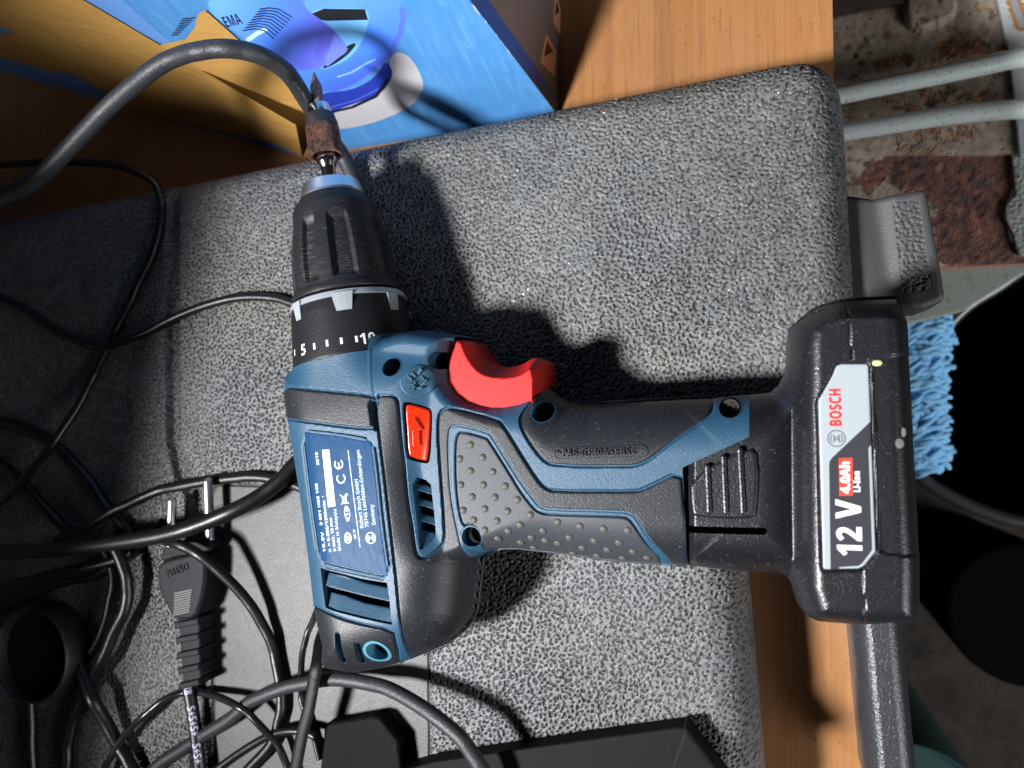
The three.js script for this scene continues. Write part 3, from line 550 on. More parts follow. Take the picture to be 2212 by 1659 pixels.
// rating label
{
  const o = onto(666, 1208, TOP), u = onto(657, 932, TOP), v = onto(839, 1246, TOP);
  const U = new THREE.Vector3().subVectors(u, onto(694, 1211, TOP)).setY(0), lu = U.length(); U.normalize();
  const V = new THREE.Vector3(-U.z, 0, U.x), O = onto(694, 1211, TOP), W0 = 0.056, W1 = 0.0265;
  const uv = (x, z) => [((x - O.x) * U.x + (z - O.z) * U.z + 0.006) / W0, 1 - (((x - O.x) * V.x + (z - O.z) * V.z) + 0.0015) / W1];
  const at = (px, py) => { const p = onto(px, py, TOP), q = uv(p.x, p.z); return [q[0] * 1536, (1 - q[1]) * 1536 * W1 / W0]; };
  const tex = canvasTex(1536, Math.round(1536 * W1 / W0), (c, w, h) => {
    c.fillStyle = '#11395d'; c.fillRect(0, 0, w, h);
    c.fillStyle = '#cbd5de'; c.strokeStyle = '#cbd5de';
    const put = (s, px, py, size, font = 'sans-serif', len) => { const [x, y] = at(px, py); c.save(); c.translate(x, y); const a = at(px, py), b = at(px - 12, py - 100); c.rotate(Math.atan2(b[1] - a[1], b[0] - a[0])); c.font = font.replace('sans-serif', size + 'px sans-serif'); const m = c.measureText(s).width; if (len) { const k = Math.hypot(b[0] - a[0], b[1] - a[1]) / 100.7; c.scale(len * k / m, 1); } c.fillText(s, 0, 0); c.restore(); };
    const line = (a, b, lw) => { c.lineWidth = lw; c.beginPath(); c.moveTo(...at(...a)); c.lineTo(...at(...b)); c.stroke(); };
    put('10,8V⎓', 704, 1193, 42, 'bold sans-serif', 52); put('3 601 H68 100', 697, 1135, 40, 'bold sans-serif', 92); put('2010', 690, 1005, 40, 'bold sans-serif', 29);
    put('n₀= 0-350/1300min⁻¹', 716, 1193, 40, 'bold sans-serif', 124);
    put('ø max. 10 mm', 726, 1191, 40, 'bold sans-serif', 74);
    put('Made in Malaysia', 737, 1190, 44, 'sans-serif', 92);
    const quad = (l, col) => { c.fillStyle = col; c.beginPath(); l.forEach((p, i) => (i ? c.lineTo(...at(...p)) : c.moveTo(...at(...p)))); c.fill(); };
    quad([[696, 972], [711, 971], [725, 1093], [709, 1096]], '#e8e7df');
    c.globalAlpha = 0.45; for (let k = 0; k < 60; k++) { const t = rnd(), s = rnd(), q = at(lerp(698, 712, t) + s * 11 - 4, 978 + s * 110); c.fillStyle = '#8b8a84'; c.fillRect(q[0], q[1], 3 + rnd() * 9, 2 + rnd() * 4); } c.globalAlpha = 1;
    c.fillStyle = '#cbd5de';
    // conformity mark
    for (const [px, py] of [[737, 1035], [732, 1004]]) { const [x, y] = at(px, py); c.lineWidth = 13; c.beginPath(); c.arc(x + 6, y, 40, 0.7, 5.6); c.stroke(); if (py === 1004) { c.beginPath(); c.moveTo(x - 30, y); c.lineTo(x + 22, y); c.stroke(); } }
    // crossed-out bin
    { const [x, y] = at(744, 1078); c.lineWidth = 6; c.strokeRect(x - 26, y - 20, 52, 40); c.beginPath(); c.moveTo(x - 48, y - 40); c.lineTo(x + 48, y + 40); c.moveTo(x - 48, y + 40); c.lineTo(x + 48, y - 40); c.stroke(); c.beginPath(); c.arc(x + 36, y + 26, 9, 0, 7); c.stroke(); c.fillRect(x - 42, y - 28, 8, 56); }
    // oval 516, round mark, ME 77
    { const [x, y] = at(750, 1108); c.lineWidth = 6; c.beginPath(); c.ellipse(x, y, 62, 26, 0, 0, 7); c.stroke(); put('516', 755, 1127, 38, 'bold sans-serif', 32); }
    { const [x, y] = at(752, 1159); c.beginPath(); c.moveTo(x - 52, y - 34); c.quadraticCurveTo(x + 10, y - 52, x + 42, y - 10); c.quadraticCurveTo(x + 40, y + 30, x - 8, y + 36); c.quadraticCurveTo(x - 50, y + 36, x - 62, y); c.fill(); c.fillStyle = '#11395d'; put('PC', 757, 1172, 46, 'bold sans-serif', 26); c.fillStyle = '#cbd5de'; }
    put('ME 77', 770, 1164, 30, 'bold sans-serif', 21);
    line([752, 973], [778, 1182], 7);
    put('Robert Bosch GmbH', 786, 1141, 50, 'sans-serif', 108); put('70745 Leinfelden-Echterdingen', 797, 1139, 50, 'sans-serif', 170); put('Germany', 812, 1134, 50, 'sans-serif', 45);
    { const [x, y] = at(801, 1162); c.lineWidth = 8; c.beginPath(); c.arc(x, y, 48, 0, 7); c.stroke(); c.beginPath(); c.ellipse(x, y, 34, 34, 0, 0.75, 2.4); c.stroke(); c.beginPath(); c.ellipse(x, y, 34, 34, 0, 3.9, 5.5); c.stroke(); c.lineWidth = 9; c.beginPath(); c.moveTo(x - 26, y - 17); c.lineTo(x + 26, y - 17); c.moveTo(x - 26, y + 17); c.lineTo(x + 26, y + 17); c.moveTo(x, y - 17); c.lineTo(x, y + 17); c.stroke(); }
    for (let k = 0; k < 26; k++) { const t = rnd(); c.globalAlpha = 0.3 + 0.5 * rnd(); c.strokeStyle = rnd() < 0.5 ? '#d8cba8' : '#0d2c4c'; c.lineWidth = 1 + 3 * rnd(); const x = rnd() * w, y = t * h; c.beginPath(); c.moveTo(x, y); c.lineTo(x + (rnd() - 0.5) * 50, y + (rnd() - 0.5) * 50); c.stroke(); }
  });
  const fr = inlay('label_frame', both(labelFrame, no(labelR)), M.blue, 0.0006, { box: boxOf(labelFrame.pts), bevel: 0.0003, skirt: 0.001 });
  inlay('rating_label', labelR, phys({ map: tex, roughness: 0.4, specularIntensity: 0.14, bumpMap: rep(MOTTLE, 0.5), bumpScale: 0.00012 }), 0.0001, { uv, bevel: 0.0001, inset: 0.0001, skirt: 0.0006 });
}
const font = await new FontLoader().loadAsync('fonts/droid/droid_sans_bold.typeface.json');
const serif = await new FontLoader().loadAsync('fonts/droid/droid_serif_bold.typeface.json');
// raised words laid from a to b (points of the photograph) on a surface
function words(text, a, b, fn, h, lift, f = font, deep = 0.0004) {
  const A = onto(...a, fn), B = onto(...b, fn), g = new TextGeometry(text, { font: f, size: h, depth: deep, curveSegments: 2, bevelEnabled: false });
  g.computeBoundingBox();
  const d = Math.hypot(B.x - A.x, B.z - A.z), k = d / (g.boundingBox.max.x - g.boundingBox.min.x);
  g.scale(k, 1, 1).rotateX(-Math.PI / 2).rotateY(-Math.atan2(B.z - A.z, B.x - A.x)).translate(A.x, 0, A.z);
  const p = g.attributes.position;
  for (let i = 0; i < p.count; i++) p.setY(i, p.getY(i) + fn(p.getX(i), p.getZ(i)) + lift);
  g.computeVertexNormals();
  return g;
}
{
  const pl = pill(onto(1209, 980, TOP), onto(1386, 975, TOP), 1.95 * MM), ring = both(pl, (x, z) => 0.0004 - pl(x, z));
  const pts = [XZ(1180, 950, MID), XZ(1410, 1000, MID)];
  part('text_frame', skin({ sd: ring, box: boxOf(pts, 0.003), cell: 0.00025, skirt: 0.0008, height: (x, z) => TOP(x, z) + 0.0006 }), M.rubber, drill);
  part('moulded_words', words('>PA6-GF30&SEBS<', [1203, 987], [1372, 982], TOP, 0.0024, 0.0001, font, 0.0008), M.rubber, drill);
}

// chuck, collar and nose, turned about the axis
function turned(profile, seg = 96, radius = (r) => r, a0 = 0, a1 = Math.PI * 2) {
  const pos = [], uv = [], idx = [], up = new THREE.Vector3(0, 1, 0), n = profile.length;
  for (let i = 0; i < n; i++) for (let j = 0; j <= seg; j++) {
    const ph = lerp(a0, a1, j / seg), [a, r0] = profile[i], r = radius(r0, ph, a, i);
    pos.push(A0.x + AX.x * a + SIDE.x * Math.sin(ph) * r, MID + Math.cos(ph) * r, A0.z + AX.z * a + SIDE.z * Math.sin(ph) * r);
    uv.push(j / seg, (a - profile[0][0]) / (profile[n - 1][0] - profile[0][0] || 1));
  }
  for (let i = 0; i + 1 < n; i++) for (let j = 0; j < seg; j++) { const k = i * (seg + 1) + j; idx.push(k, k + 1, k + seg + 1, k + 1, k + seg + 2, k + seg + 1); }
  const g = new THREE.BufferGeometry();
  g.setAttribute('position', new THREE.Float32BufferAttribute(pos, 3)); g.setAttribute('uv', new THREE.Float32BufferAttribute(uv, 2)); g.setIndex(idx); g.computeVertexNormals();
  const nr = g.attributes.normal;                                     // close the seam
  for (let i = 0; i < n; i++) { const p = i * (seg + 1), q = p + seg; const v = [0, 1, 2].map((c) => nr.array[p * 3 + c] + nr.array[q * 3 + c]), l = Math.hypot(...v) || 1; v.forEach((c, k) => { nr.array[p * 3 + k] = nr.array[q * 3 + k] = c / l; }); }
  return g;
}
const crisp = (list, b = 0.00012) => { const out = []; list.forEach(([a, r], i) => { out.push([a, r]); if (i && i < list.length - 1) { const [pa, pr] = list[i - 1], [na, nr] = list[i + 1], l1 = Math.hypot(a - pa, r - pr), l2 = Math.hypot(na - a, nr - r); out.pop(); out.push([lerp(a, pa, Math.min(0.4, b / l1)), lerp(r, pr, Math.min(0.4, b / l1))], [lerp(a, na, Math.min(0.4, b / l2)), lerp(r, nr, Math.min(0.4, b / l2))]); } }); return out; };
const rC = 1.045 * radiusOf(133, 751, 640), rB = 1.045 * radiusOf(147, 765, 745), rS = 1.045 * radiusOf(122, 742, 605), rT = 1.045 * radiusOf(98, 721, 447), rN1 = 1.045 * radiusOf(76, 713, 403), rN0 = 1.045 * radiusOf(66, 709, 385);
const aRing0 = alongAt(744, 633, MID + rC), aRing1 = alongAt(743, 620, MID + rC * 0.98), aSl0 = alongAt(742, 616, MID + rS), aSl1 = alongAt(714, 440, MID + rT), aN0 = alongAt(712, 402, MID + rN1), aN1 = alongAt(708, 373, MID + rN0);
function onAxisSkin(px, py, r) {                                     // along, angle where a line of sight meets a drum of radius r
  const d = sight(px, py), o = new THREE.Vector3(0, CAM, 0).sub(new THREE.Vector3(A0.x, MID, A0.z)), dn = d.clone().addScaledVector(AX, -d.dot(AX)), on = o.clone().addScaledVector(AX, -o.dot(AX));
  const a = dn.lengthSq(), b = 2 * dn.dot(on), c = on.lengthSq() - r * r, disc = b * b - 4 * a * c, t = disc < 0 ? -b / (2 * a) : (-b - Math.sqrt(disc)) / (2 * a);
  const p = o.addScaledVector(d, t);
  return [p.dot(AX), Math.atan2(p.dot(SIDE), p.y)];
}
{
  const aEnd = aCollar - 0.0002, a0c = aEnd, a1c = aRing0, span = a1c - a0c, W = 2048, Hc = 512;
  const drum = (list) => list;
  const collarTex = canvasTex(W, Hc, (c) => {
    c.fillStyle = '#18181b'; c.fillRect(0, 0, W, Hc);
    for (let k = 0; k < 300; k++) { c.strokeStyle = '#8d8a86'; c.globalAlpha = 0.06 + 0.3 * rnd() * rnd(); c.lineWidth = 1 + rnd(); const x = rnd() * W, y = rnd() * Hc; c.beginPath(); c.moveTo(x, y); c.lineTo(x + (rnd() - 0.5) * 60, y + (rnd() - 0.5) * 14); c.stroke(); }
    c.globalAlpha = 1;
    const at = (px, py) => { const [a, ph] = onAxisSkin(px, py, lerp(rB, rC, clamp((alongAt(px, py, MID + rB) - a0c) / span))); return [((ph / (Math.PI * 2) + 1) % 1) * W, (1 - (a - a0c) / span) * Hc]; };
    const sx = W / (Math.PI * 2 * rB), sy = Hc / span;
    const num = (s, px, py, wmm) => { const [x, y] = at(px, py); c.save(); c.translate(x, y); c.scale(sx / 100000, sy / 100000); c.fillStyle = '#d6d8dc'; c.font = 'bold 540px sans-serif'; c.textAlign = 'center'; c.fillText(s, 0, 195); c.restore(); };
    num('5', 654, 755); num('10', 795, 730); num('1', 990, 745); num('15', 1080, 745);
    for (const [px, py] of [[621, 770], [635, 762], [678, 748], [706, 741], [737, 736], [770, 732]]) { const [x, y] = at(px, py); c.fillStyle = '#d6d8dc'; c.fillRect(x - 0.45 * MM * sx, y - 1.1 * MM * sy, 0.9 * MM * sx, 2.2 * MM * sy); }
  });
  const collar = part('torque_collar', turned(crisp([[a0c, rB * 0.6], [a0c, rB * 0.985], [aCollar + 0.0008, rB * 0.99], [aRing0 - 0.003, lerp(rB, rC, 0.9)], [aRing0, rC * 0.985], [aRing0, rC * 0.8]]), 144), phys({ map: collarTex, roughness: 0.48, specularIntensity: 0.5, bumpMap: GRAIN, bumpScale: 0.00004 }), drill);
  part('paint_ring', turned(crisp([[aRing0 + 0.0001, rC * 0.9], [aRing0 + 0.0001, rC + 0.0003], [aRing1, rC * 0.985], [aRing1, rC * 0.85]]), 96), M.paint, collar, 'worn grey ring at the front of the collar');
  for (const [px, py, wt, wb] of [[645, 672, 28, 20], [741, 650, 45, 32], [848, 652, 30, 24], [900, 690, 30, 24]]) {   // grey index blocks
    const [a, ph] = onAxisSkin(px, py, rC), w = radiusOf(wt / 2, px, py) / rC * 1.05, wB = radiusOf(wb / 2, px, py) / rC * 1.05, r = rC + 0.0007, len = 0.0032;
    const prof = [[a - len, 0], [a - len, 1], [a + len, 1], [a + len, 0]];
    const pos = [], idx = [];
    for (const [i, aa] of [[0, a - len], [1, a - len * 0.1], [2, a + len]]) for (const s of [-1, -0.33, 0.33, 1]) for (const rr of [rC * 0.97, r - (i === 0 ? 0.0002 : 0)]) {
      const q = ph + s * lerp(wB, w, i / 2), R = rr; pos.push(A0.x + AX.x * aa + SIDE.x * Math.sin(q) * R, MID + Math.cos(q) * R, A0.z + AX.z * aa + SIDE.z * Math.sin(q) * R);
    }
    const v = (i, s, o) => i * 8 + s * 2 + o;
    for (let i = 0; i < 2; i++) for (let s = 0; s < 3; s++) idx.push(v(i, s, 1), v(i, s + 1, 1), v(i + 1, s, 1), v(i, s + 1, 1), v(i + 1, s + 1, 1), v(i + 1, s, 1));
    for (let i = 0; i < 2; i++) for (const s of [0, 3]) { const f = [v(i, s, 0), v(i, s, 1), v(i + 1, s, 0), v(i, s, 1), v(i + 1, s, 1), v(i + 1, s, 0)]; idx.push(...(s ? f.reverse() : f)); }
    for (const i of [0, 2]) for (let s = 0; s < 3; s++) { const f = [v(i, s, 0), v(i, s + 1, 0), v(i, s, 1), v(i, s + 1, 0), v(i, s + 1, 1), v(i, s, 1)]; idx.push(...(i ? f.reverse() : f)); }
    const g = new THREE.BufferGeometry(); g.setAttribute('position', new THREE.Float32BufferAttribute(pos, 3)); g.setAttribute('uv', new THREE.Float32BufferAttribute(pos.flatMap((_, i) => (i % 3 ? [] : [(pos[i] + 3) * 18, pos[i + 2] * 18])), 2)); g.setIndex(idx);
    const gg = g.toNonIndexed(); gg.computeVertexNormals();
    part('index_block', gg, M.paint, collar);
  }
  // grooved sleeve of the keyless chuck
  const prof = [];
  const rows = 46;
  for (let i = 0; i <= rows; i++) { const t = i / rows, a = lerp(aSl0 + 0.0038, aSl1 - 0.0005, t); prof.push([a, lerp(rS * 0.985, rT, t) + 0.0009 * Math.sin(Math.PI * t)]); }
  const all = [[aSl0, rS * 0.8], [aSl0, rS * 1.01], [aSl0 + 0.0005, rS * 1.03], [aSl0 + 0.0022, rS * 1.025], [aSl0 + 0.0026, rS * 0.985], ...prof, [aSl1 + 0.0022, rT * 0.99], [aSl1 + 0.0048, rT * 0.93], [aN0 - 0.0012, rN1 * 1.06], [aN0, rN1 * 1.0], [aN0, rN1 * 0.8]];
  const aS = aSl0 + 0.0045, aE = aSl1 - 0.001;
  const sl0 = all[0][0], slSpan = all[all.length - 1][0] - sl0;
  const slvTex = canvasTex(2048, 1024, (c, w, h) => {
    c.fillStyle = '#1c1c1f'; c.fillRect(0, 0, w, h);
    for (let k = 0; k < 5200; k++) { c.strokeStyle = '#b5b2ac'; c.globalAlpha = 0.05 + 0.55 * rnd() * rnd() * rnd(); c.lineWidth = 0.8 + 1.6 * rnd(); const x = rnd() * w, y = rnd() * h, l = (rnd() - 0.5) * 90; c.beginPath(); c.moveTo(x, y); c.lineTo(x + l, y + (rnd() - 0.5) * 12); c.stroke(); }
    for (let k = 0; k < 500; k++) { c.fillStyle = '#b0a288'; c.globalAlpha = 0.5 * rnd(); c.fillRect(rnd() * w, rnd() * h, 1 + 4 * rnd(), 1 + 3 * rnd()); }
    for (let k = -4; k < 5; k++) for (let i = 0; i < 130; i++) {     // worn across the raised lands
      const u0 = (-26 + 46.5 * k) / 360, x = ((u0 + rnd() * 0.045 + 1) % 1) * w, y = h * (0.2 + 0.66 * rnd()), l = (10 + 80 * rnd() * rnd());
      c.strokeStyle = rnd() < 0.8 ? '#94918b' : '#b9ae9a'; c.globalAlpha = 0.12 + 0.5 * rnd() * rnd(); c.lineWidth = 1 + 2.4 * rnd(); c.beginPath(); c.moveTo(x, y); c.lineTo(x + l, y + (rnd() - 0.5) * 10); c.stroke();
    }
    c.globalAlpha = 1;
    const [a, ph] = onAxisSkin(738, 419, rT * 0.93), x = ((ph / (Math.PI * 2) + 1) % 1) * w, y = (1 - (a - sl0) / slSpan) * h;
    c.save(); c.translate(x, y); c.rotate(Math.PI); c.scale(w / (Math.PI * 2 * rT) / 100000, h / slSpan / 100000); c.fillStyle = '#08080a'; c.font = 'bold 250px sans-serif'; c.fillText('RELEASE', 0, 90); c.restore();
  });
  const slv = part('chuck_sleeve', turned(all, 288, (r, ph, a) => {
    const u = ((ph * 180 / Math.PI + 28 + 720) % 46.5) / 46.5, edge = sstep(0.44, 0.475, u) * (1 - sstep(0.955, 0.995, u)), rr = sstep(aS - 0.0006, aS + 0.0014, a) * (1 - sstep(aE - 0.0045, aE, a));
    const ribs = 0.00012 * Math.max(0, Math.sin(a * 6200)) * (1 - edge) * rr;
    return r - 0.0016 * edge * rr - ribs;
  }), phys({ map: slvTex, roughness: 0.45, specularIntensity: 0.5, bumpMap: rep(GRAIN, 3, 1), bumpScale: 0.00004 }), drill);
  part('nose_ring', turned(crisp([[aN0 - 0.0005, rN1 * 0.9], [aN0 - 0.0005, rN1 * 0.995], [aN0 + 0.001, rN1 * 0.985], [aN1 - 0.0004, rN0], [aN1, rN0 * 0.96], [aN1, 0.0034], [aN1 - 0.004, 0.003]], 0.0002), 96), M.silver, drill, 'bright metal nose of the chuck');
  // RELEASE, cut shallow into the front of the sleeve
}
// bit holder and bit, held by the chuck
{
  const rH = radiusOf(42, 696, 291), rU = radiusOf(40, 692, 258), rF = radiusOf(28, 687, 226), rW = radiusOf(25, 700, 350), rX = radiusOf(18, 706, 367);
  const a = (x, y, r) => alongAt(x, y, MID + r);
  const k0 = a(702, 321, rH), k1 = a(690, 259, rU), u1 = a(688, 233, rF * 1.15), f0 = a(687, 229, rF), f1 = a(686, 214, rF);
  const c = fromAxis(k0, 0);
  const h = thing('bit_holder', 'rusty knurled magnetic bit holder gripped by the drill chuck', 'bit holder', new THREE.Vector3(c[0], MID, c[1]));
  const KN = dataTex(256, (x, y) => { const p = Math.abs(Math.sin((x + y) * Math.PI / 16)) * Math.abs(Math.sin((x - y) * Math.PI / 16)); return 0.2 + 0.8 * p; });
  const rust = dataTex(N, (x, y, i) => { const t = clamp(0.5 + 0.4 * mid[i] + 0.3 * fine[i]); return [lerp(0.035, 0.2, t), lerp(0.024, 0.085, t), lerp(0.022, 0.05, t)]; }, true);
  part('knurled_sleeve', turned(crisp([[k0 + 0.0012, rH * 0.75], [k0, rH * 0.8], [k0, rH * 0.97], [k0 + 0.0006, rH], [k1, rU]], 0.0002), 96), std({ map: rep(rust, 1, 0.22), metalness: 0.45, roughness: 0.5, bumpMap: rep(KN, 3.4, 0.9), bumpScale: 0.0006 }), h);
  part('collar', turned(crisp([[k1, rU * 0.985], [k1 + 0.0012, rU * 0.985], [u1, rF * 1.16], [u1, rF * 0.9]], 0.0003), 64), std({ color: lin(0.07, 0.065, 0.065), metalness: 0.8, roughness: 0.42 }), h, 'dark smooth shoulder');
  part('bit_sleeve', turned(crisp([[u1 - 0.0005, rF * 0.95], [u1, rF], [f1 - 0.0004, rF], [f1, rF * 0.93], [f1, rF * 0.5]], 0.0002), 64), M.steel, h);
  const s0 = a(702, 330, rW), s1 = a(702, 348, rW), s2 = aN1 + 0.003;
  part('shank', turned(crisp([[aN1 - 0.004, rX * 0.95], [s2, rX * 0.95], [s1 - 0.0012, rX], [s1 + 0.001, rW], [s0 + 0.004, rW], [s0 + 0.004, rW * 0.6]], 0.0004), 64, (r, ph, aa) => (aa < s2 ? r / Math.max(0.87, Math.cos(((ph % (Math.PI / 3)) - Math.PI / 6))) * 0.9 : r)), M.steel, h);
  const b0 = f1 - 0.002, rb = radiusOf(13.5, 682, 200), t1 = a(676, 153, 0.001), c2 = fromAxis(f1, 0);
  const bit = thing('screwdriver_bit', 'rusty brown screwdriver bit standing out of the knurled holder', 'screwdriver bit', new THREE.Vector3(c2[0], MID, c2[1]));
  part('bit_body', turned([[b0, rb * 0.8], [f1 + 0.002, rb * 0.92], [f1 + 0.004, rb * 1.02], [lerp(f1, t1, 0.5), rb * 1.08], [lerp(f1, t1, 0.62), rb * 0.98], [lerp(f1, t1, 0.8), rb * 0.55], [t1 - 0.0008, rb * 0.27], [t1, rb * 0.12]], 48, (r, ph, aa) => r * (1 - 0.3 * sstep(lerp(f1, t1, 0.35), t1, aa) * Math.abs(Math.cos(2 * ph + 0.6)))), std({ map: dataTex(256, (x, y, i) => { const t = clamp(0.5 + 0.45 * mid[i * 4]); return [lerp(0.22, 0.13, t), lerp(0.17, 0.055, t), lerp(0.16, 0.045, t)]; }, true), metalness: 0.5, roughness: 0.5, bumpMap: PEEL, bumpScale: 0.0003 }), bit);
}
// battery pack
{
  const outline = either(battH, both(neckH, (x, z) => -joint(x, z)));
  const slot = pill(onto(1484, 1144, TOP), onto(1649, 1148, TOP), 1.05 * MM);
  const badge = onTop([[1767, 872], [1768, 864], [1798, 811], [1806, 790], [1816, 786], [1872, 786], [1876, 790], [1886, 1020], [1893, 1190], [1891, 1196], [1866, 1224], [1850, 1230], [1780, 1230], [1778, 1226]], 0);
  const pit = onTop([[1884, 776], [1990, 764], [2040, 1192], [1901, 1194], [1898, 1100], [1890, 900]], 0);
  const bevelUp = inside(plan([[1600, 712, MID + 0.02], [1748, 716, MID + 0.02], [1810, 692, MID + 0.02], [1990, 690, MID + 0.02], [2060, 900], [2060, 1500], [1500, 1500], [1500, 900]], MID + 0.02));
  const seam = [onto(1823, 600, TOP), onto(1833, 690, TOP), onto(1841, 776, TOP)], seam2 = [onto(1862, 1232, TOP), onto(1866, 1345, TOP)];
  const f = both(outline, no(slot));
  const y = (x, z) => {
    let h = TOP(x, z);
    const b = bevelUp(x, z); if (b < 0) h = Math.max(MID + 0.003, h + b * 1.1);
    const s = pit(x, z); h -= 0.0009 * sstep(-0.0002, 0.0002, s);
    const bd = badge(x, z); if (bd > -0.0008) h -= 0.0006 * sstep(-0.0008, -0.0004, bd);
    for (const [p, q] of [[seam[0], seam[1]], [seam[1], seam[2]], [seam2[0], seam2[1]]]) { const d = -pill(p, q, 0)(x, z); if (d < 0.0003) h -= 0.0005 * (1 - d / 0.0003); }
    return h;
  };
  const pack = part('battery', skin({ sd: f, box: boxOf([...battH.pts, ...neckH.pts], 0.002), cell: 0.0005, levels: rimLevels, skirt: 0.004, height: (x, z) => y(x, z) }), M.shell, drill, 'scuffed black battery pack at the foot of the handle');
  part('battery', skin({ sd: outline, box: boxOf([...battH.pts, ...neckH.pts], 0.002), cell: 0.0016, levels: [0.0004, 0.0015, 0.003], flip: true, height: (x, z) => 2 * MID - TOP(x, z) }), M.dark, drill, 'underside of the battery pack');
  // latch button: framed face, three ribs
  const btn = onTop([[1489, 1030], [1620, 962], [1640, 985], [1636, 1108], [1622, 1122], [1503, 1118], [1493, 1104]], 1);
  inlay('latch_button', btn, M.shell, 0.0011, { bevel: 0.0011, cell: 0.0004, skirt: 0.0005, inset: 0 , label: 'ribbed latch button of the battery' });
  for (const [a, b] of [[[1528, 1008], [1532, 1103]], [[1563, 988], [1568, 1104]], [[1598, 972], [1605, 1104]]]) {
    const r = pill(onto(...a, TOP), onto(...b, TOP), 0.95 * MM);
    part('button_rib', skin({ sd: r, box: boxOf([XZ(1500, 950, MID), XZ(1620, 1120, MID)], 0.004), cell: 0.00025, levels: [0.0002, 0.0006], skirt: 0.0008, height: (x, z, s) => TOP(x, z) + 0.0012 + cap(s, 0.0008, 0.00095) }), M.shell, pack);
  }
  // badge
  const O = onto(1780, 1230, TOP), U = onto(1768, 790, TOP).sub(O).setY(0), W0 = 0.076, W1 = 0.026; U.normalize();
  const V = new THREE.Vector3(-U.z, 0, U.x);
  const uv = (x, z) => [((x - O.x) * U.x + (z - O.z) * U.z + 0.004) / W0, 1 - (((x - O.x) * V.x + (z - O.z) * V.z) + 0.003) / W1];
  const CW = 1536, CH = Math.round(CW * W1 / W0), at = (px, py) => { const p = onto(px, py, TOP), q = uv(p.x, p.z); return [q[0] * CW, (1 - q[1]) * CH]; };
  const tex = canvasTex(CW, CH, (c) => {
    c.fillStyle = '#8f969b'; c.fillRect(0, 0, CW, CH);
    const quad = (l, col) => { c.fillStyle = col; c.beginPath(); l.forEach((p, i) => (i ? c.lineTo(...at(...p)) : c.moveTo(...at(...p)))); c.closePath(); c.fill(); };
    quad([[1794, 1240], [1794, 1227], [1791, 1004], [1792, 997], [1797, 989], [1881, 910], [1900, 910], [1905, 1210], [1880, 1240]], '#2a2a30');
    quad([[1876, 968], [1879, 963], [1882, 963], [1890, 1191], [1866, 1221], [1856, 1227], [1813, 1228], [1813, 1225], [1855, 1222], [1862, 1217], [1884, 1188]], '#8f969b');
    c.fillStyle = '#2d2d33';
    const put = (s, px, py, to, size, font, col) => { const a = at(px, py), b = at(...to); c.save(); c.translate(...a); c.rotate(Math.atan2(b[1] - a[1], b[0] - a[0])); c.font = font.replace('sans-serif', size + 'px sans-serif'); c.fillStyle = col; c.scale(Math.hypot(b[0] - a[0], b[1] - a[1]) / c.measureText(s).width, 1); c.lineWidth = size * 0.035; c.strokeStyle = col; c.strokeText(s, 0, 0); c.fillText(s, 0, 0); c.restore(); };
    put('BOSCH', 1818, 922, [1816, 838], 84, 'bold sans-serif', '#e5281f');
    { const [x, y] = at(1807, 947); c.strokeStyle = '#4b4d58'; c.lineWidth = 6; c.beginPath(); c.arc(x, y, 44, 0, 7); c.stroke(); c.lineWidth = 6; c.beginPath(); c.ellipse(x, y, 30, 30, 0, 0.8, 2.34); c.stroke(); c.beginPath(); c.ellipse(x, y, 30, 30, 0, 3.94, 5.48); c.stroke(); c.beginPath(); c.moveTo(x - 22, y - 13); c.lineTo(x + 22, y - 13); c.moveTo(x - 22, y + 13); c.lineTo(x + 22, y + 13); c.moveTo(x - 6, y - 13); c.lineTo(x - 6, y + 13); c.moveTo(x + 6, y - 13); c.lineTo(x + 6, y + 13); c.stroke(); }
    quad([[1812, 990], [1841, 989], [1842, 1070], [1813, 1071]], '#e23a2c');
    put('4.0Ah', 1836, 1066, [1835, 996], 66, 'bold sans-serif', '#f3efec');
    put('Li-Ion', 1858, 1064, [1857, 1017], 46, 'bold sans-serif', '#dfe3e6');
    put('12', 1862, 1203, [1860, 1138], 172, 'bold sans-serif', '#c9ced3'); put('V', 1859, 1120, [1858, 1081], 172, 'bold sans-serif', '#eef2f6');
  });
  const lb = inlay('battery_badge', badge, phys({ map: tex, roughness: 0.42, clearcoat: 0.15 }), 0.0001, { uv, bevel: 0.0002, inset: 0.0001, skirt: 0.001, parent: pack, label: 'grey and dark rating badge of the battery' });
  // paint chips stuck on the pack
  const chip = onto(1944, 958, TOP), c2 = onto(1895, 784, TOP);
  part('paint_chip', bag([new THREE.SphereGeometry(0.0012, 10, 6).scale(1, 0.25, 1.2).translate(chip.x, TOP(chip.x, chip.z) - 0.0006, chip.z), new THREE.SphereGeometry(0.0007, 8, 6).scale(0.9, 0.25, 2).translate(chip.x + 0.0011, TOP(chip.x, chip.z) - 0.0007, chip.z - 0.003)]), std({ color: lin(0.09, 0.095, 0.1), roughness: 0.9 }), pack);
  part('paint_chip', new THREE.SphereGeometry(0.0011, 8, 6).scale(1.3, 0.3, 0.8).translate(c2.x, TOP(c2.x, c2.z) - 0.0004, c2.z), std({ color: lin(0.4, 0.5, 0.2), roughness: 0.8 }), pack, 'small green paint chip');
}

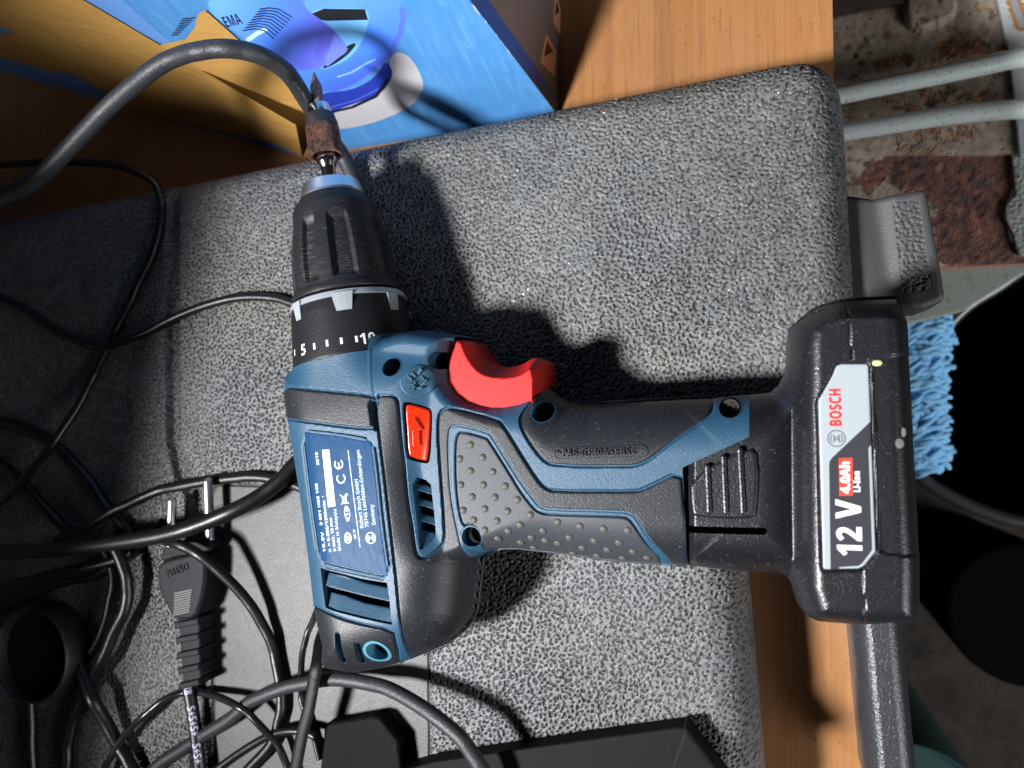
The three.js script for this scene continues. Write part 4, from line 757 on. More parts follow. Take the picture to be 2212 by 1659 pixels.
// ---------------------------------------------------------------- the cardboard box of the heat gun
let boxFront;
{
  const B0 = P(654, 338, 0), B1 = P(1207, 252, 0), Bl = P(-130, 118, 0), Bk = P(1214, -190, 0);
  const frame = (A, B, W = new THREE.Vector3(0, 1, 0)) => { const u = B.clone().sub(A), len = u.length(); u.normalize(); const n = new THREE.Vector3().crossVectors(u, W).normalize(); return { A, u, n, len, W }; };   // W: the way up the face, one metre high
  const F = frame(B0, B1, new THREE.Vector3(0, 1, 0).addScaledVector(B1.clone().sub(B0).normalize().cross(new THREE.Vector3(0, 1, 0)), -0.26));   // the box leans back a little
  const onto2 = (f, px, py) => {                                      // along and up the face f where a line of sight meets it
    const d = sight(px, py), o = new THREE.Vector3(0, CAM, 0), t = (f.A.clone().sub(o).dot(f.n)) / d.dot(f.n), p = o.addScaledVector(d, t);
    return [p.clone().sub(f.A).addScaledVector(f.W, -p.y).dot(f.u), p.y];
  };
  const TALL = 0.235, out = (f, u, v, e = 0) => f.A.clone().addScaledVector(f.u, u).addScaledVector(f.W, v).addScaledVector(f.n, e);
  // the upright edges lean a little
  const edge0 = onto2(F, 430, 145), edge1 = onto2(F, 1058, 56), k0 = edge0[0] / edge0[1], k1 = (edge1[0] - F.len) / edge1[1];
  const T0 = out(F, k0 * TALL, TALL), T1 = out(F, F.len + k1 * TALL, TALL), lean = T0.clone().sub(B0), lean1 = T1.clone().sub(B1);
  const Tl = Bl.clone().add(lean), Tk = Bk.clone().add(lean1);
  const G = frame(Bl, B0, lean.clone().divideScalar(TALL)), K = frame(B1, Bk, lean1.clone().divideScalar(TALL));
  boxFront = (px, py) => { const a = onto2(F, px, py), b = onto2(G, px, py); return Math.max(a[0] > -0.02 ? a[1] : 0, b[0] < G.len + 0.02 ? b[1] : 0); };   // how high a thing must be to stay in front of the box
  const t = thing('cardboard_box', 'blue printed cardboard box closed with brown tape behind the drill bit', 'cardboard box', B0);
  const panel = (name, pts, f, mat, label) => {                       // a flat face with thickness, uv over the face
    const g = new THREE.BufferGeometry(), pos = [], uv = [], nrm = f ? f.n.clone() : new THREE.Vector3(0, 1, 0);
    for (const [a, b, c] of [[0, 1, 2], [0, 2, 3]]) for (const k of [a, b, c]) { pos.push(...pts[k].toArray()); const r = pts[k].clone().sub(f ? f.A : B0); if (f) r.addScaledVector(f.W, -pts[k].y); uv.push(f ? r.dot(f.u) / 0.2 + 0.1 : r.x, f ? pts[k].y / 0.2 : r.z); }
    const m = pos.length; for (let i = 0; i < m; i += 9) for (const k of [0, 6, 3]) { pos.push(pos[i + k] - nrm.x * 0.002, pos[i + k + 1] - (f ? 0 : 0.002), pos[i + k + 2] - nrm.z * 0.002); }
    uv.push(...uv);
    g.setAttribute('position', new THREE.Float32BufferAttribute(pos, 3)); g.setAttribute('uv', new THREE.Float32BufferAttribute(uv, 2)); g.computeVertexNormals();
    return part(name, g, mat, t, label);
  };
  const CV = 1536, paper = (draw) => canvasTex(CV, CV, draw);
  const tools = (c, f) => {
    const at = (px, py) => { const [u, v] = onto2(f, px, py); return [(u / 0.2 + 0.1) * CV, (1 - v / 0.2) * CV]; };
    const shape = (l, col) => { c.fillStyle = col; c.beginPath(); l.forEach((p, i) => (i ? c.lineTo(...at(...p)) : c.moveTo(...at(...p)))); c.closePath(); c.fill(); };
    const round = (l, col) => { c.fillStyle = col; c.beginPath(); const q = l.map((p) => at(...p)), n = q.length; c.moveTo((q[n - 1][0] + q[0][0]) / 2, (q[n - 1][1] + q[0][1]) / 2); q.forEach((p, i) => { const e = q[(i + 1) % n]; c.quadraticCurveTo(p[0], p[1], (p[0] + e[0]) / 2, (p[1] + e[1]) / 2); }); c.closePath(); c.fill(); };
    const stroke = (l, col, w) => { c.strokeStyle = col; c.lineWidth = w; c.lineCap = 'round'; c.beginPath(); l.forEach((p, i) => (i ? c.lineTo(...at(...p)) : c.moveTo(...at(...p)))); c.stroke(); };
    const wash = (l, a, b, stops) => { const g = c.createLinearGradient(...at(...a), ...at(...b)); stops.forEach(([k, col]) => g.addColorStop(k, col)); round(l, g); };
    return { at, shape, round, stroke, wash };
  };
  const front = paper((c) => {
    c.fillStyle = '#4885bf'; c.fillRect(0, 0, CV, CV);
    const { at, shape, round, stroke, wash } = tools(c, F);
    for (let k = 0; k < 3000; k++) { c.globalAlpha = 0.035; c.fillStyle = rnd() < 0.5 ? '#ffffff' : '#1a3c78'; c.fillRect(rnd() * CV, rnd() * CV, 2 + rnd() * 20, 1 + rnd() * 140); }
    c.globalAlpha = 1;
    round([[848, 112], [878, 116], [900, 142], [914, 174], [914, 195], [902, 216], [876, 238], [808, 266], [739, 280], [715, 276], [722, 236], [800, 200], [838, 150]], '#b3b0b5');
    c.globalAlpha = 0.3; stroke([[838, 118], [850, 130], [852, 150], [842, 172]], '#7d7f92', 5); c.globalAlpha = 1;
    round([[690, 214], [698, 200], [760, 196], [812, 168], [832, 128], [848, 150], [846, 172], [822, 204], [772, 222], [720, 240], [680, 246]], '#22359e');
    stroke([[700, 236], [770, 216], [822, 190]], '#4a63c8', 5);
    stroke([[690, 248], [760, 232], [812, 208], [838, 172]], '#15161d', 11);
    wash([[648, -30], [852, -30], [868, 20], [874, 36], [868, 67], [849, 115], [808, 152], [755, 187], [715, 200], [690, 196], [655, 178], [622, 148], [660, 80]], [700, 40], [850, 170], [[0, '#5b93f4'], [0.5, '#4a80ee'], [0.8, '#3f66dc'], [1, '#5a55cf']]);
    c.globalAlpha = 0.5; stroke([[868, 20], [872, 40], [865, 69], [846, 114], [806, 150], [754, 184], [716, 196]], '#5a55cf', 16); c.globalAlpha = 1;
    stroke([[810, 128], [790, 138], [760, 156], [730, 166]], '#86b4ff', 6);
    round([[668, 40], [674, 22], [720, 17], [786, 18], [797, 30], [797, 46], [783, 90], [756, 126], [724, 142], [690, 154], [680, 120]], '#6db0ee');
    shape([[672, 30], [700, 19], [788, 20], [795, 43], [704, 45], [690, 42]], '#17181f');
    round([[690, 152], [722, 140], [752, 118], [770, 96], [766, 92], [740, 104], [716, 130]], '#1a1b24');
    wash([[430, 10], [500, -30], [640, -20], [661, 21], [690, 40], [726, 70], [756, 108], [735, 122], [690, 151], [629, 152], [567, 108], [519, 78]], [480, 20], [740, 120], [[0, '#6aa6f2'], [0.4, '#4a80ee'], [0.72, '#5563d6'], [1, '#6f7be0']]);
    wash([[670, 20], [700, 40], [730, 74], [735, 100], [712, 134], [690, 140], [676, 120], [690, 80]], [676, 60], [740, 100], [[0, 'rgba(80,80,200,0)'], [0.6, 'rgba(84,72,190,0.55)'], [1, 'rgba(84,72,190,0)']]);
    shape([[722, 72], [752, 106], [736, 121], [707, 144], [700, 128], [715, 100]], '#6f7fe6');
    stroke([[536, 86], [556, 72], [572, 64]], '#b8d0f4', 14);
    for (let i = 0; i < 9; i++) { const t = i / 8; stroke([[lerp(562, 526, t), lerp(20, 66, t)], [lerp(582, 551, t), lerp(17, 62, t)], [lerp(603, 571, t), lerp(20, 66, t)], [lerp(630, 591, t), lerp(37, 83, t)]], '#0f1224', 4.5); }
    for (const [px, py, s] of [[463, 68, 'ST'], [489, 60, 'EMA']]) { const a = at(px, py), b = at(px + 37, py - 9); c.save(); c.translate(...a); c.rotate(Math.atan2(b[1] - a[1], b[0] - a[0])); c.transform(1, 0, -0.25, 1, 0, 0); c.font = 'bold 52px sans-serif'; c.fillStyle = '#10131c'; c.scale(Math.hypot(b[0] - a[0], b[1] - a[1]) / c.measureText('EMA').width, 1); c.fillText(s, 0, 0); c.restore(); }
    for (let i = 0; i < 8; i++) stroke([[lerp(395, 372, i / 7), lerp(41, 76, i / 7)], [lerp(421, 386, i / 7), lerp(38, 74, i / 7)]], '#10131c', 4);
    shape([[1190, 214], [1012, 0], [1035, 0], [1206, 200]], '#2b5fae');
    for (let k = 0; k < 26; k++) { const q = rnd(), p = at(lerp(1012, 1188, q) - 2, lerp(0, 212, q)); c.fillStyle = '#c7b6a0'; c.globalAlpha = 0.7; c.fillRect(p[0], p[1], 3 + rnd() * 7, 5 + rnd() * 22); }
    c.globalAlpha = 1;
  });
  const fm = phys({ map: front, roughness: 0.5, clearcoat: 0.25, clearcoatRoughness: 0.3 });
  panel('printed_front', [B0, B1, T1, T0], F, fm);
  const side = paper((c) => {
    c.fillStyle = '#75696a'; c.fillRect(0, 0, CV, CV);
    const { at, shape } = tools(c, K);
    shape([[1195, 226], [1010, 0], [1055, 0], [1206, 212]], '#2a56a4');
    shape([[1212, 226], [1206, 150], [1200, 0], [1230, 0], [1225, 200]], '#55575f');
    for (const dy of [0, -88]) { shape([[1167 + (dy ? 28 : 0), 134 + dy], [1180 + (dy ? 20 : 0), 72 + dy], [1202 + (dy ? 10 : 0), 112 + dy], [1198 + (dy ? 12 : 0), 165 + dy]], '#d79b74'); shape([[1175 + (dy ? 24 : 0), 122 + dy], [1182 + (dy ? 20 : 0), 88 + dy], [1195 + (dy ? 14 : 0), 112 + dy]], '#3d2f22'); }
  });
  panel('side', [B1, Bk, Tk, T1], K, std({ map: side, roughness: 0.6 }));
  const card = std({ color: lin(0.3, 0.2, 0.11), roughness: 0.85 });
  panel('end', [Bl, B0, T0, Tl], G, std({ color: lin(0.11, 0.26, 0.6), roughness: 0.6 }));
  panel('top_flap', [T0, T1, Tk, Tl], null, card);
  // brown tape: thin film wrapped over the corner, wrinkled
  const wr = dataTex(N, (x, y) => 0.5 + 0.05 * sample(grainB, N, (x + y * 0.6) / N, y * 2 / N) + 0.16 * sample(broad, N, (x + y) / N, (y * 2 - x) / N));
  const film = canvasTex(1024, 1024, (c, w) => {
    c.fillStyle = '#bd9150'; c.fillRect(0, 0, w, w);
    for (let k = 0; k < 170; k++) { const x = rnd() * w, y = rnd() * w, a = 0.32 + (rnd() - 0.5) * 0.7, l = 60 + rnd() * 240; c.strokeStyle = rnd() < 0.6 ? '#6d4412' : '#e0b36a'; c.globalAlpha = 0.08 + 0.2 * rnd(); c.lineWidth = 1 + rnd() * 9; c.beginPath(); c.moveTo(x, y); c.quadraticCurveTo(x + Math.cos(a) * l * 0.5, y + Math.sin(a) * l * 0.5 + (rnd() - 0.5) * 30, x + Math.cos(a) * l, y + Math.sin(a) * l); c.stroke(); }
    c.globalAlpha = 1;
  });
  const tape = phys({ map: film, roughness: 0.32, clearcoat: 0.4, clearcoatRoughness: 0.2, bumpMap: wr, bumpScale: 0.0005 });
  const strip = (f, list, e, label) => {
    const pts = list.map(([px, py]) => onto2(f, px, py)), sh = new THREE.Shape(pts.map((p) => new THREE.Vector2(...p))), g = new THREE.ShapeGeometry(sh), p = g.attributes.position, uv = g.attributes.uv;
    for (let i = 0; i < p.count; i++) { const u = p.getX(i), v = p.getY(i), q = out(f, u, v, e); uv.setXY(i, u * 9, v * 9); p.setXYZ(i, q.x, q.y, q.z); }
    g.computeVertexNormals();
    part('tape', g, tape, t, label);
  };
  strip(F, [[656, 336], [640, 268], [430, 146], [346, 95], [372, 88], [401, 82], [420, 58], [428, 28], [443, 19], [515, 83], [600, 158], [700, 246], [720, 336]], 0.0006);
  strip(G, [[654, 336], [590, 306], [295, 238], [160, 158], [104, 152], [50, 134], [-5, 122], [-30, 120], [-40, 72], [8, 70], [36, 68], [18, 60], [-30, 55], [-60, -30], [130, -30], [190, 2], [346, 94], [430, 145], [640, 267]], 0.0006);
}

// ---------------------------------------------------------------- cables
function run(list, r, o = {}) {
  const pts = [];
  list.forEach(([x, y, h], i) => {                                    // small kinks and flattened bends, as a used cord has
    const wob = o.wob ?? 1; pts.push(P(x + (rnd() - 0.5) * 3 * wob, y + (rnd() - 0.5) * 3 * wob, CASE + (h ?? 0) * MM + r));
    const b = list[i + 1]; if (b && i && i < list.length - 2) pts.push(P((9 * (x + b[0]) - list[i - 1][0] - list[i + 2][0]) / 16 + (rnd() - 0.5) * 2.4 * wob, (9 * (y + b[1]) - list[i - 1][1] - list[i + 2][1]) / 16 + (rnd() - 0.5) * 2.4 * wob, CASE + ((h ?? 0) + (b[2] ?? 0)) / 2 * MM + r));
  });
  const c = new THREE.CatmullRomCurve3(pts, false, 'centripetal'), L = c.getLength();
  const n = Math.max(24, Math.round(L / 0.0022)), g = new THREE.TubeGeometry(c, n, r, o.seg ?? 16, false), uv = g.attributes.uv, p = g.attributes.position;
  for (let i = 0; i < uv.count; i++) uv.setXY(i, uv.getX(i) * L * 20, uv.getY(i) * r * 2 * Math.PI * 20);
  if (o.flat) {                                                       // twin or ribbon cord: squash across its width
    const fr = c.computeFrenetFrames(n, false);
    for (let i = 0; i <= n; i++) { const q = c.getPointAt(i / n), tan = fr.tangents[i], up = new THREE.Vector3(o.twist ?? 0, 1, 0).addScaledVector(tan, -tan.y).normalize(); for (let j = 0; j <= (o.seg ?? 16); j++) { const k = i * ((o.seg ?? 16) + 1) + j, v = new THREE.Vector3().fromBufferAttribute(p, k).sub(q); v.addScaledVector(up, v.dot(up) * (o.flat - 1)); p.setXYZ(k, q.x + v.x, q.y + v.y, q.z + v.z); } }
    g.computeVertexNormals();
  }
  return g;
}
const cord = (name, label, list, r, mat = M.cable, o) => plain(name, label, 'cable', run(list, r * MM, o), mat);
cord('rubber_hose', 'thick dusty black rubber cable arching in front of the cardboard box', [[-60, 452, 46], [0, 426, 49], [62, 398, 52], [130, 340, 54], [230, 236, 55], [330, 151, 60], [380, 124, 60], [430, 110, 62], [492, 105, 60], [560, 119, 54], [618, 155, 43], [655, 208, 25], [698, 276, 8], [745, 345, 2], [772, 410, 0], [790, 470, 0]].map(([x, y, h]) => [x, y, x > 20 && x < 690 ? Math.max(h, (boxFront(x, y) - CASE) / MM + 4) : h]), 3.1, M.hose, { wob: 0.1 });
cord('thin_cable', 'thin black cable curving from the bench down over the left of the case', [[-80, 352, -28], [0, 355, -26], [100, 352, -22], [220, 352, -12], [300, 374, 0], [340, 405, 0], [349, 460, 0], [337, 530, 0], [300, 612, 0], [262, 690, 0], [230, 758, 0], [201, 812, 0], [165, 882, 4], [110, 962, 9], [50, 1040, 8], [0, 1086, 4], [-60, 1130, 0]], 1.85, M.cable);
cord('thin_cable', 'thin black cable running across the case to the torque collar', [[-60, 612, 0], [0, 645, 0], [60, 673, 0], [120, 716, 0], [180, 742, 2], [240, 745, 3.6], [320, 716, 1], [400, 676, 0], [470, 651, 0], [540, 640, 0], [600, 645, 0], [650, 662, 0], [700, 690, 0]], 1.85);
cord('coiled_cable', 'black cable loop at the left edge below the thin cable crossing', [[-60, 908, 0], [0, 914, 0], [68, 932, 0], [112, 956, 0], [160, 1001, 0], [205, 1058, 0], [230, 1096, 0], [262, 1128, 0], [281, 1152, 0], [282, 1180, 0], [262, 1205, 2], [170, 1228, 5], [71, 1253, 7], [0, 1272, 8], [-60, 1288, 8]], 2.5);
cord('twin_cord', 'flat black twin cord passing above the plug pins', [[120, 1168, 8], [180, 1142, 6], [246, 1102, 5], [300, 1078, 2], [346, 1060, 0], [423, 1043, 0], [499, 1033, 0], [575, 1032, 0], [640, 1050, 0], [690, 1080, 0]], 2.1, M.cable, { flat: 0.75 });
cord('heavy_cable', 'heavy black cable sweeping over the plug to the drill body', [[-80, 1192, 12], [0, 1191, 12], [100, 1188, 13], [200, 1179, 14], [300, 1166, 15], [400, 1143, 15], [500, 1105, 12], [570, 1065, 7], [612, 1030, 4], [655, 985, 0], [700, 950, 0]], 3.15);
cord('coiled_cable', 'black cable hanging from the heavy cable towards the round black cap', [[236, 1160, 8], [258, 1200, 7], [272, 1245, 6], [277, 1282, 5], [267, 1324, 5], [244, 1372, 5], [218, 1429, 5], [200, 1470, 2], [182, 1510, 0], [159, 1556, 0], [147, 1614, 0], [144, 1670, 0], [146, 1740, 0]], 2.5);
cord('coiled_cable', 'black cable slanting from the round cap to the bottom edge', [[162, 1340, 0], [168, 1400, 0], [178, 1450, 4], [200, 1508, 7], [228, 1562, 4], [258, 1612, 2], [282, 1655, 2], [320, 1720, 0]], 2.7);
cord('coiled_cable', 'short black cable coming out below the round black cap', [[62, 1480, 0], [65, 1540, 0], [68, 1600, 0], [70, 1670, 0], [70, 1730, 0]], 2.6);
cord('slim_cable', 'glossy thin black cord arching across the plug lead', [[205, 1720, 4], [225, 1660, 4], [243, 1631, 5], [268, 1590, 5], [309, 1548, 6], [349, 1516, 4], [389, 1498, 1], [416, 1495, 0], [468, 1504, 3], [514, 1526, 7], [556, 1560, 6], [594, 1602, 3], [617, 1644, 2], [636, 1700, 2]], 1.5, std({ color: lin(0.012, 0.012, 0.013), roughness: 0.25 }));
cord('thick_cable', 'thick worn black cable curving under the motor end of the drill', [[280, 1730, 0], [331, 1662, 0], [385, 1622, 0], [442, 1588, 1], [499, 1550, 2], [540, 1517, 3], [594, 1492, 4], [661, 1475, 5], [728, 1468, 6], [795, 1475, 7], [862, 1498, 10], [943, 1549, 14], [996, 1597, 16], [1040, 1660, 16], [1075, 1730, 14]], 2.7, M.hose);
cord('coiled_cable', 'large black cable arc round the plug on the smooth panel', [[300, 1150, 0], [345, 1162, 4], [384, 1176, 13], [430, 1199, 13], [480, 1240, 9], [529, 1293, 5], [568, 1350, 2], [591, 1408, 0], [602, 1462, 0], [609, 1510, 0], [602, 1560, 0], [586, 1606, 0], [550, 1646, 0], [500, 1700, 0]], 2.15);
cord('ribbon_cord', 'flat black ribbon cord hanging from the motor end to the bottom edge', [[700, 1360, 2], [690, 1388, 6], [683, 1441, 12], [672, 1508, 12], [656, 1575, 12], [638, 1662, 12], [622, 1740, 12]], 2.6, phys({ map: M.cable.map, specularIntensity: 0.3, roughness: 0.45, bumpMap: PEEL, bumpScale: 0.00005 }), { flat: 0.34 });
cord('slim_cable', 'thin black cord looping beside the ribbon cord', [[690, 1300, 2], [682, 1327, 6], [666, 1364, 8], [655, 1408, 7], [649, 1455, 4], [650, 1500, 0], [656, 1530, 0], [676, 1580, 0], [690, 1640, 0]], 1.25);

cord('coiled_cable', 'black cable crossing under the thin cable at the far left', [[-60, 985, 0], [0, 1004, 0], [45, 1040, 3], [92, 1092, 3], [140, 1140, 2], [196, 1166, 5], [236, 1200, 2], [246, 1260, 0], [232, 1330, 0], [210, 1392, 0], [176, 1440, 0]], 2.4);
cord('coiled_cable', 'black cable below the heavy cable at the far left edge', [[-60, 1330, 0], [0, 1312, 0], [60, 1290, 0], [120, 1262, 0], [190, 1246, 0], [240, 1224, 0], [300, 1180, 0], [352, 1130, 0]], 2.3);
cord('slim_cable', 'slim black cable curving under the thick worn cable at the bottom', [[380, 1740, 0], [430, 1690, 0], [500, 1640, 0], [560, 1600, 1], [620, 1580, 3], [680, 1590, 4], [720, 1640, 2], [740, 1710, 0]], 1.6);

// the plug and its printed lead
{
  const y0 = CASE - 0.0005, dx = (l) => l.map(([x, y]) => P(x, y, CASE + 0.011)).map((p) => [p.x, p.z]);
  const rubber = phys({ specularIntensity: 0.4, map: scuffed('#1a1b1f', '#9d9b98', 40, 500, { long: 10 }), roughness: 0.6, bumpMap: rep(GRAIN, 1.4), bumpScale: 0.00006 });
  const t = thing('mains_plug', 'black two pin mains plug with ribbed neck and printed lead', 'plug', P(400, 1290, CASE));
  const head = dx([[338, 1232], [344, 1216], [366, 1207], [428, 1193], [442, 1200], [442, 1250], [436, 1290], [420, 1338], [375, 1340], [356, 1306], [341, 1272]]);
  part('plug_head', slab(soft(head, 1, 0.2), y0, CASE + 0.011, 0.0016, 0.0008), rubber, t);
  const fl = dx([[334, 1214], [340, 1190], [352, 1178], [430, 1160], [446, 1166], [444, 1196], [366, 1207], [346, 1216]]);
  part('flange', slab(soft(fl, 1, 0.2), y0, CASE + 0.0085, 0.0012, 0.0008), rubber, t);
  const neck = dx([[376, 1336], [420, 1334], [424, 1478], [386, 1482], [380, 1410]]);
  part('neck', slab(neck, y0, CASE + 0.0085, 0.0006, 0.0008), rubber, t);
  for (let k = 0; k < 5; k++) { const y = 1342 + k * 33; part('neck_ring', slab(dx([[373 + k * 2.4, y + 4], [425 + k * 0.4, y - 6], [426 + k * 0.4, y + 8], [375 + k * 2.4, y + 18]]), y0, CASE + 0.0105, 0.0006, 0.0007), rubber, t); }
  for (let k = 0; k < 10; k++) { const a = P(378 + k * -0.3, 1280 + k * 5.2, CASE + 0.011), b = P(416 - k * 0.6, 1272 + k * 5.2, CASE + 0.011); part('grip_rib', slab([[a.x, a.z], [b.x, b.z], [b.x, b.z + 0.0006], [a.x, a.z + 0.0006]], CASE + 0.0105, CASE + 0.01155, 0.0002, 0.0004), std({ color: lin(0.16, 0.16, 0.15), roughness: 0.7 }), t); }
  for (const [a, b] of [[[370, 1148], [371, 1108]], [[452, 1122], [450, 1064]]]) {
    const p = P(...a, CASE + 0.0065), q = P(...b, CASE + 0.0065), g = new THREE.CapsuleGeometry(0.0019, p.distanceTo(q) + 0.012, 6, 16).rotateX(Math.PI / 2).rotateY(Math.atan2(q.x - p.x, q.z - p.z));
    g.translate((p.x + q.x) / 2 - (q.x - p.x) * 0.15, CASE + 0.0065, (p.z + q.z) / 2 + (p.z - q.z) * 0.15);
    part('pin', g, M.silver, t);
  }
  const fl2 = () => CASE + 0.0106;
  part('moulded_words', words('PHINO', [362, 1249], [410, 1230], fl2, 0.0032, 0, serif, 0.0009), rubber, t);
  const lead = [[404, 1470, 2], [410, 1500, 2], [417, 1540, 2], [424, 1590, 2], [430, 1640, 2], [436, 1720, 2]];
  const lt = canvasTex(1024, 128, (c, w, h) => { c.fillStyle = '#17181b'; c.fillRect(0, 0, w, h); c.fillStyle = '#b9bdd6'; c.font = 'bold 74px sans-serif'; c.save(); c.translate(0, 0); c.fillText('V8▷   S+S+S+   S+S+', 20, 66); c.restore(); });
  const c = new THREE.CatmullRomCurve3(lead.map(([x, y, h]) => P(x, y, CASE + h * MM + 0.0026))), g = new THREE.TubeGeometry(c, 60, 0.0026, 20, false), uv = g.attributes.uv, L = c.getLength();
  const fr = c.computeFrenetFrames(60, false), ps = g.attributes.position;
  for (let i = 0; i <= 60; i++) { const q = c.getPointAt(i / 60), tn = fr.tangents[i], sd = new THREE.Vector3(-tn.z, 0, tn.x); for (let j = 0; j <= 20; j++) { const k = i * 21 + j, v = new THREE.Vector3().fromBufferAttribute(ps, k).sub(q); uv.setXY(k, i / 60 * L / 0.052, 0.52 - Math.atan2(v.dot(sd), v.y) / (Math.PI * 2) * 2); } }
  const ix = g.index.array, keep = []; for (let i = 0; i < ix.length; i += 3) { const v = [0, 1, 2].map((k) => uv.getY(ix[i + k])); if (Math.max(...v) - Math.min(...v) < 1) keep.push(ix[i], ix[i + 1], ix[i + 2]); else keep.push(ix[i], ix[i + 1], ix[i + 2]); }
  g.setIndex(keep);
  lt.wrapT = THREE.ClampToEdgeWrapping; lt.wrapS = THREE.ClampToEdgeWrapping;
  part('lead', g, std({ map: lt, roughness: 0.4 }), t);
}

// round black cap at the left
{
  const top = CASE + 0.014, c = P(63, 1418, top), r = 0.0207;
  const t = thing('round_cap', 'round black plastic cap with a sunken lid at the left edge', 'cap', new THREE.Vector3(c.x, CASE, c.z));
  const lathe = (pts) => new THREE.LatheGeometry(pts.map((p) => new THREE.Vector2(...p)), 72).translate(c.x, CASE, c.z);
  part('rim', lathe([[r * 0.94, 0], [r, 0.001], [r, 0.0105], [r * 0.995, 0.0125], [r * 0.975, 0.014], [r * 0.94, 0.0136], [r * 0.92, 0.0125], [r * 0.915, 0.0085]]), M.black, t);
  part('lid', lathe([[r * 0.925, 0.0087], [r * 0.88, 0.0085], [r * 0.5, 0.0086], [0, 0.0086]]), phys({ color: lin(0.008, 0.008, 0.008), specularIntensity: 0.2, roughness: 0.85 }), t);
}

// black charger at the bottom edge
{
  const coal = phys({ map: scuffed('#09090b', '#44444a', 30, 160, { long: 14 }), roughness: 0.7, specularIntensity: 0.35, bumpMap: GRAIN, bumpScale: 0.00005 });
  const h = 0.009, t = thing('black_charger', 'flat black plastic charger with a sloping end at the bottom edge', 'charger', P(1200, 1650, CASE));
  const q = (l, y) => l.map(([x, z]) => P(x, z, y)).map((p) => [p.x, p.z]);
  part('shell', slab(q([[860, 1668], [935, 1646], [1061, 1628], [1300, 1594], [1470, 1571], [1478, 1574], [1548, 1659], [1600, 1740], [860, 1760]], CASE + h), CASE - 0.001, CASE + h, 0.0006, 0.001), coal, t);
  part('foot_pad', slab(q([[690, 1670], [700, 1566], [802, 1548], [820, 1552], [858, 1600], [880, 1760], [690, 1760]], CASE + h * 0.8), CASE - 0.001, CASE + h * 0.8, 0.0012, 0.001), phys({ map: coal.map, roughness: 0.75, specularIntensity: 0.3, bumpMap: PEEL, bumpScale: 0.0003 }), t);
  part('chamfer', slab(q([[1475, 1570], [1482, 1566], [1552, 1659], [1610, 1740], [1540, 1740], [1444, 1659]], CASE + h), CASE - 0.001, CASE + h + 0.0006, 0.0018, 0.001), coal, t);
}

// ---------------------------------------------------------------- beyond the edge of the bench
function rusty(pale, rust, spotsPx, h, thr, k = 60) {                 // chalky paint with rust where it has flaked
  const a = P(1780, -40, h), b = P(2260, 720, h), w = b.x - a.x, d = b.z - a.z, n = 512, sp = spotsPx.map(([x, y, r]) => { const p = P(x, y, h); return [p.x, p.z, r * 0.00023]; });
  const t = dataTex(n, (x, y) => {
    const wx = a.x + w * x / n, wz = a.z + d * (1 - y / n);
    let m = thr + 0.25 * sample(mid, N, wx * 5, wz * 5) + 0.16 * sample(fine, N, wx * 9, wz * 9) + 0.2 * sample(broad, N, wx * 4, wz * 4);
    for (const [px, pz, r] of sp) m += 1.1 * (1 - sstep(0.4, 1.3, Math.hypot(wx - px, wz - pz) / r));
    const q = sstep(0.35, 0.6, m), dirt = 1 + 0.12 * sample(mid, N, wx * 11, wz * 11) + 0.1 * sample(fine, N, wx * 16, wz * 16), dk = sstep(1.2, 2.2, sample(mid, N, wx * 8 + 0.3, wz * 8));
    const hue = sample(mid, N, wx * 7 + 0.6, wz * 7), rr = rust.map((v, i) => v * (1 + 0.3 * hue * [1, 0.7, 0.4][i])), core = sstep(0.75, 1.25, m) * 0.45, gr = clamp(0.5 + 0.3 * sample(broad, N, wx * 6, wz * 6 + 0.2));
    return [0, 1, 2].map((i) => lerp(lerp(pale[i] * lerp(0.62, 1.08, gr), lerp(rr[i], [0.07, 0.035, 0.03][i], core), q), 0.03, dk * 0.6) * dirt);
  }, true);
  const flake = (wx, wz) => { let m = thr + 0.25 * sample(mid, N, wx * 5, wz * 5) + 0.16 * sample(fine, N, wx * 9, wz * 9) + 0.2 * sample(broad, N, wx * 4, wz * 4); for (const [px, pz, r] of sp) m += 1.1 * (1 - sstep(0.4, 1.3, Math.hypot(wx - px, wz - pz) / r)); return sstep(0.38, 0.52, m); };
  const bump = dataTex(n, (x, y) => { const wx = a.x + w * x / n, wz = a.z + d * (1 - y / n); const f = flake(wx, wz); return 0.6 - 0.3 * f + (0.04 + 0.1 * f) * sample(mid, N, wx * 9, wz * 9) + (0.03 + 0.08 * f) * sample(fine, N, wx * 14, wz * 14); });
  t.wrapS = t.wrapT = bump.wrapS = bump.wrapT = THREE.ClampToEdgeWrapping;
  return { mat: std({ map: t, roughness: 0.75, bumpMap: bump, bumpScale: 0.0012 }), uv: (x, z) => [(x - a.x) / w, 1 - (z - a.z) / d] };
}
function sheet(list, h, thick, r, cell = 0.0012) {                    // flat plate with an uneven edge
  const pts = plan(list, h), g = skin({ sd: inside(pts), box: boxOf(pts), cell, levels: [0.0005], skirt: thick, uv: r?.uv, height: (x, z, s) => h - (s < 0.0005 ? 0.0003 * (1 - s / 0.0005) : 0) });
  return g;
}
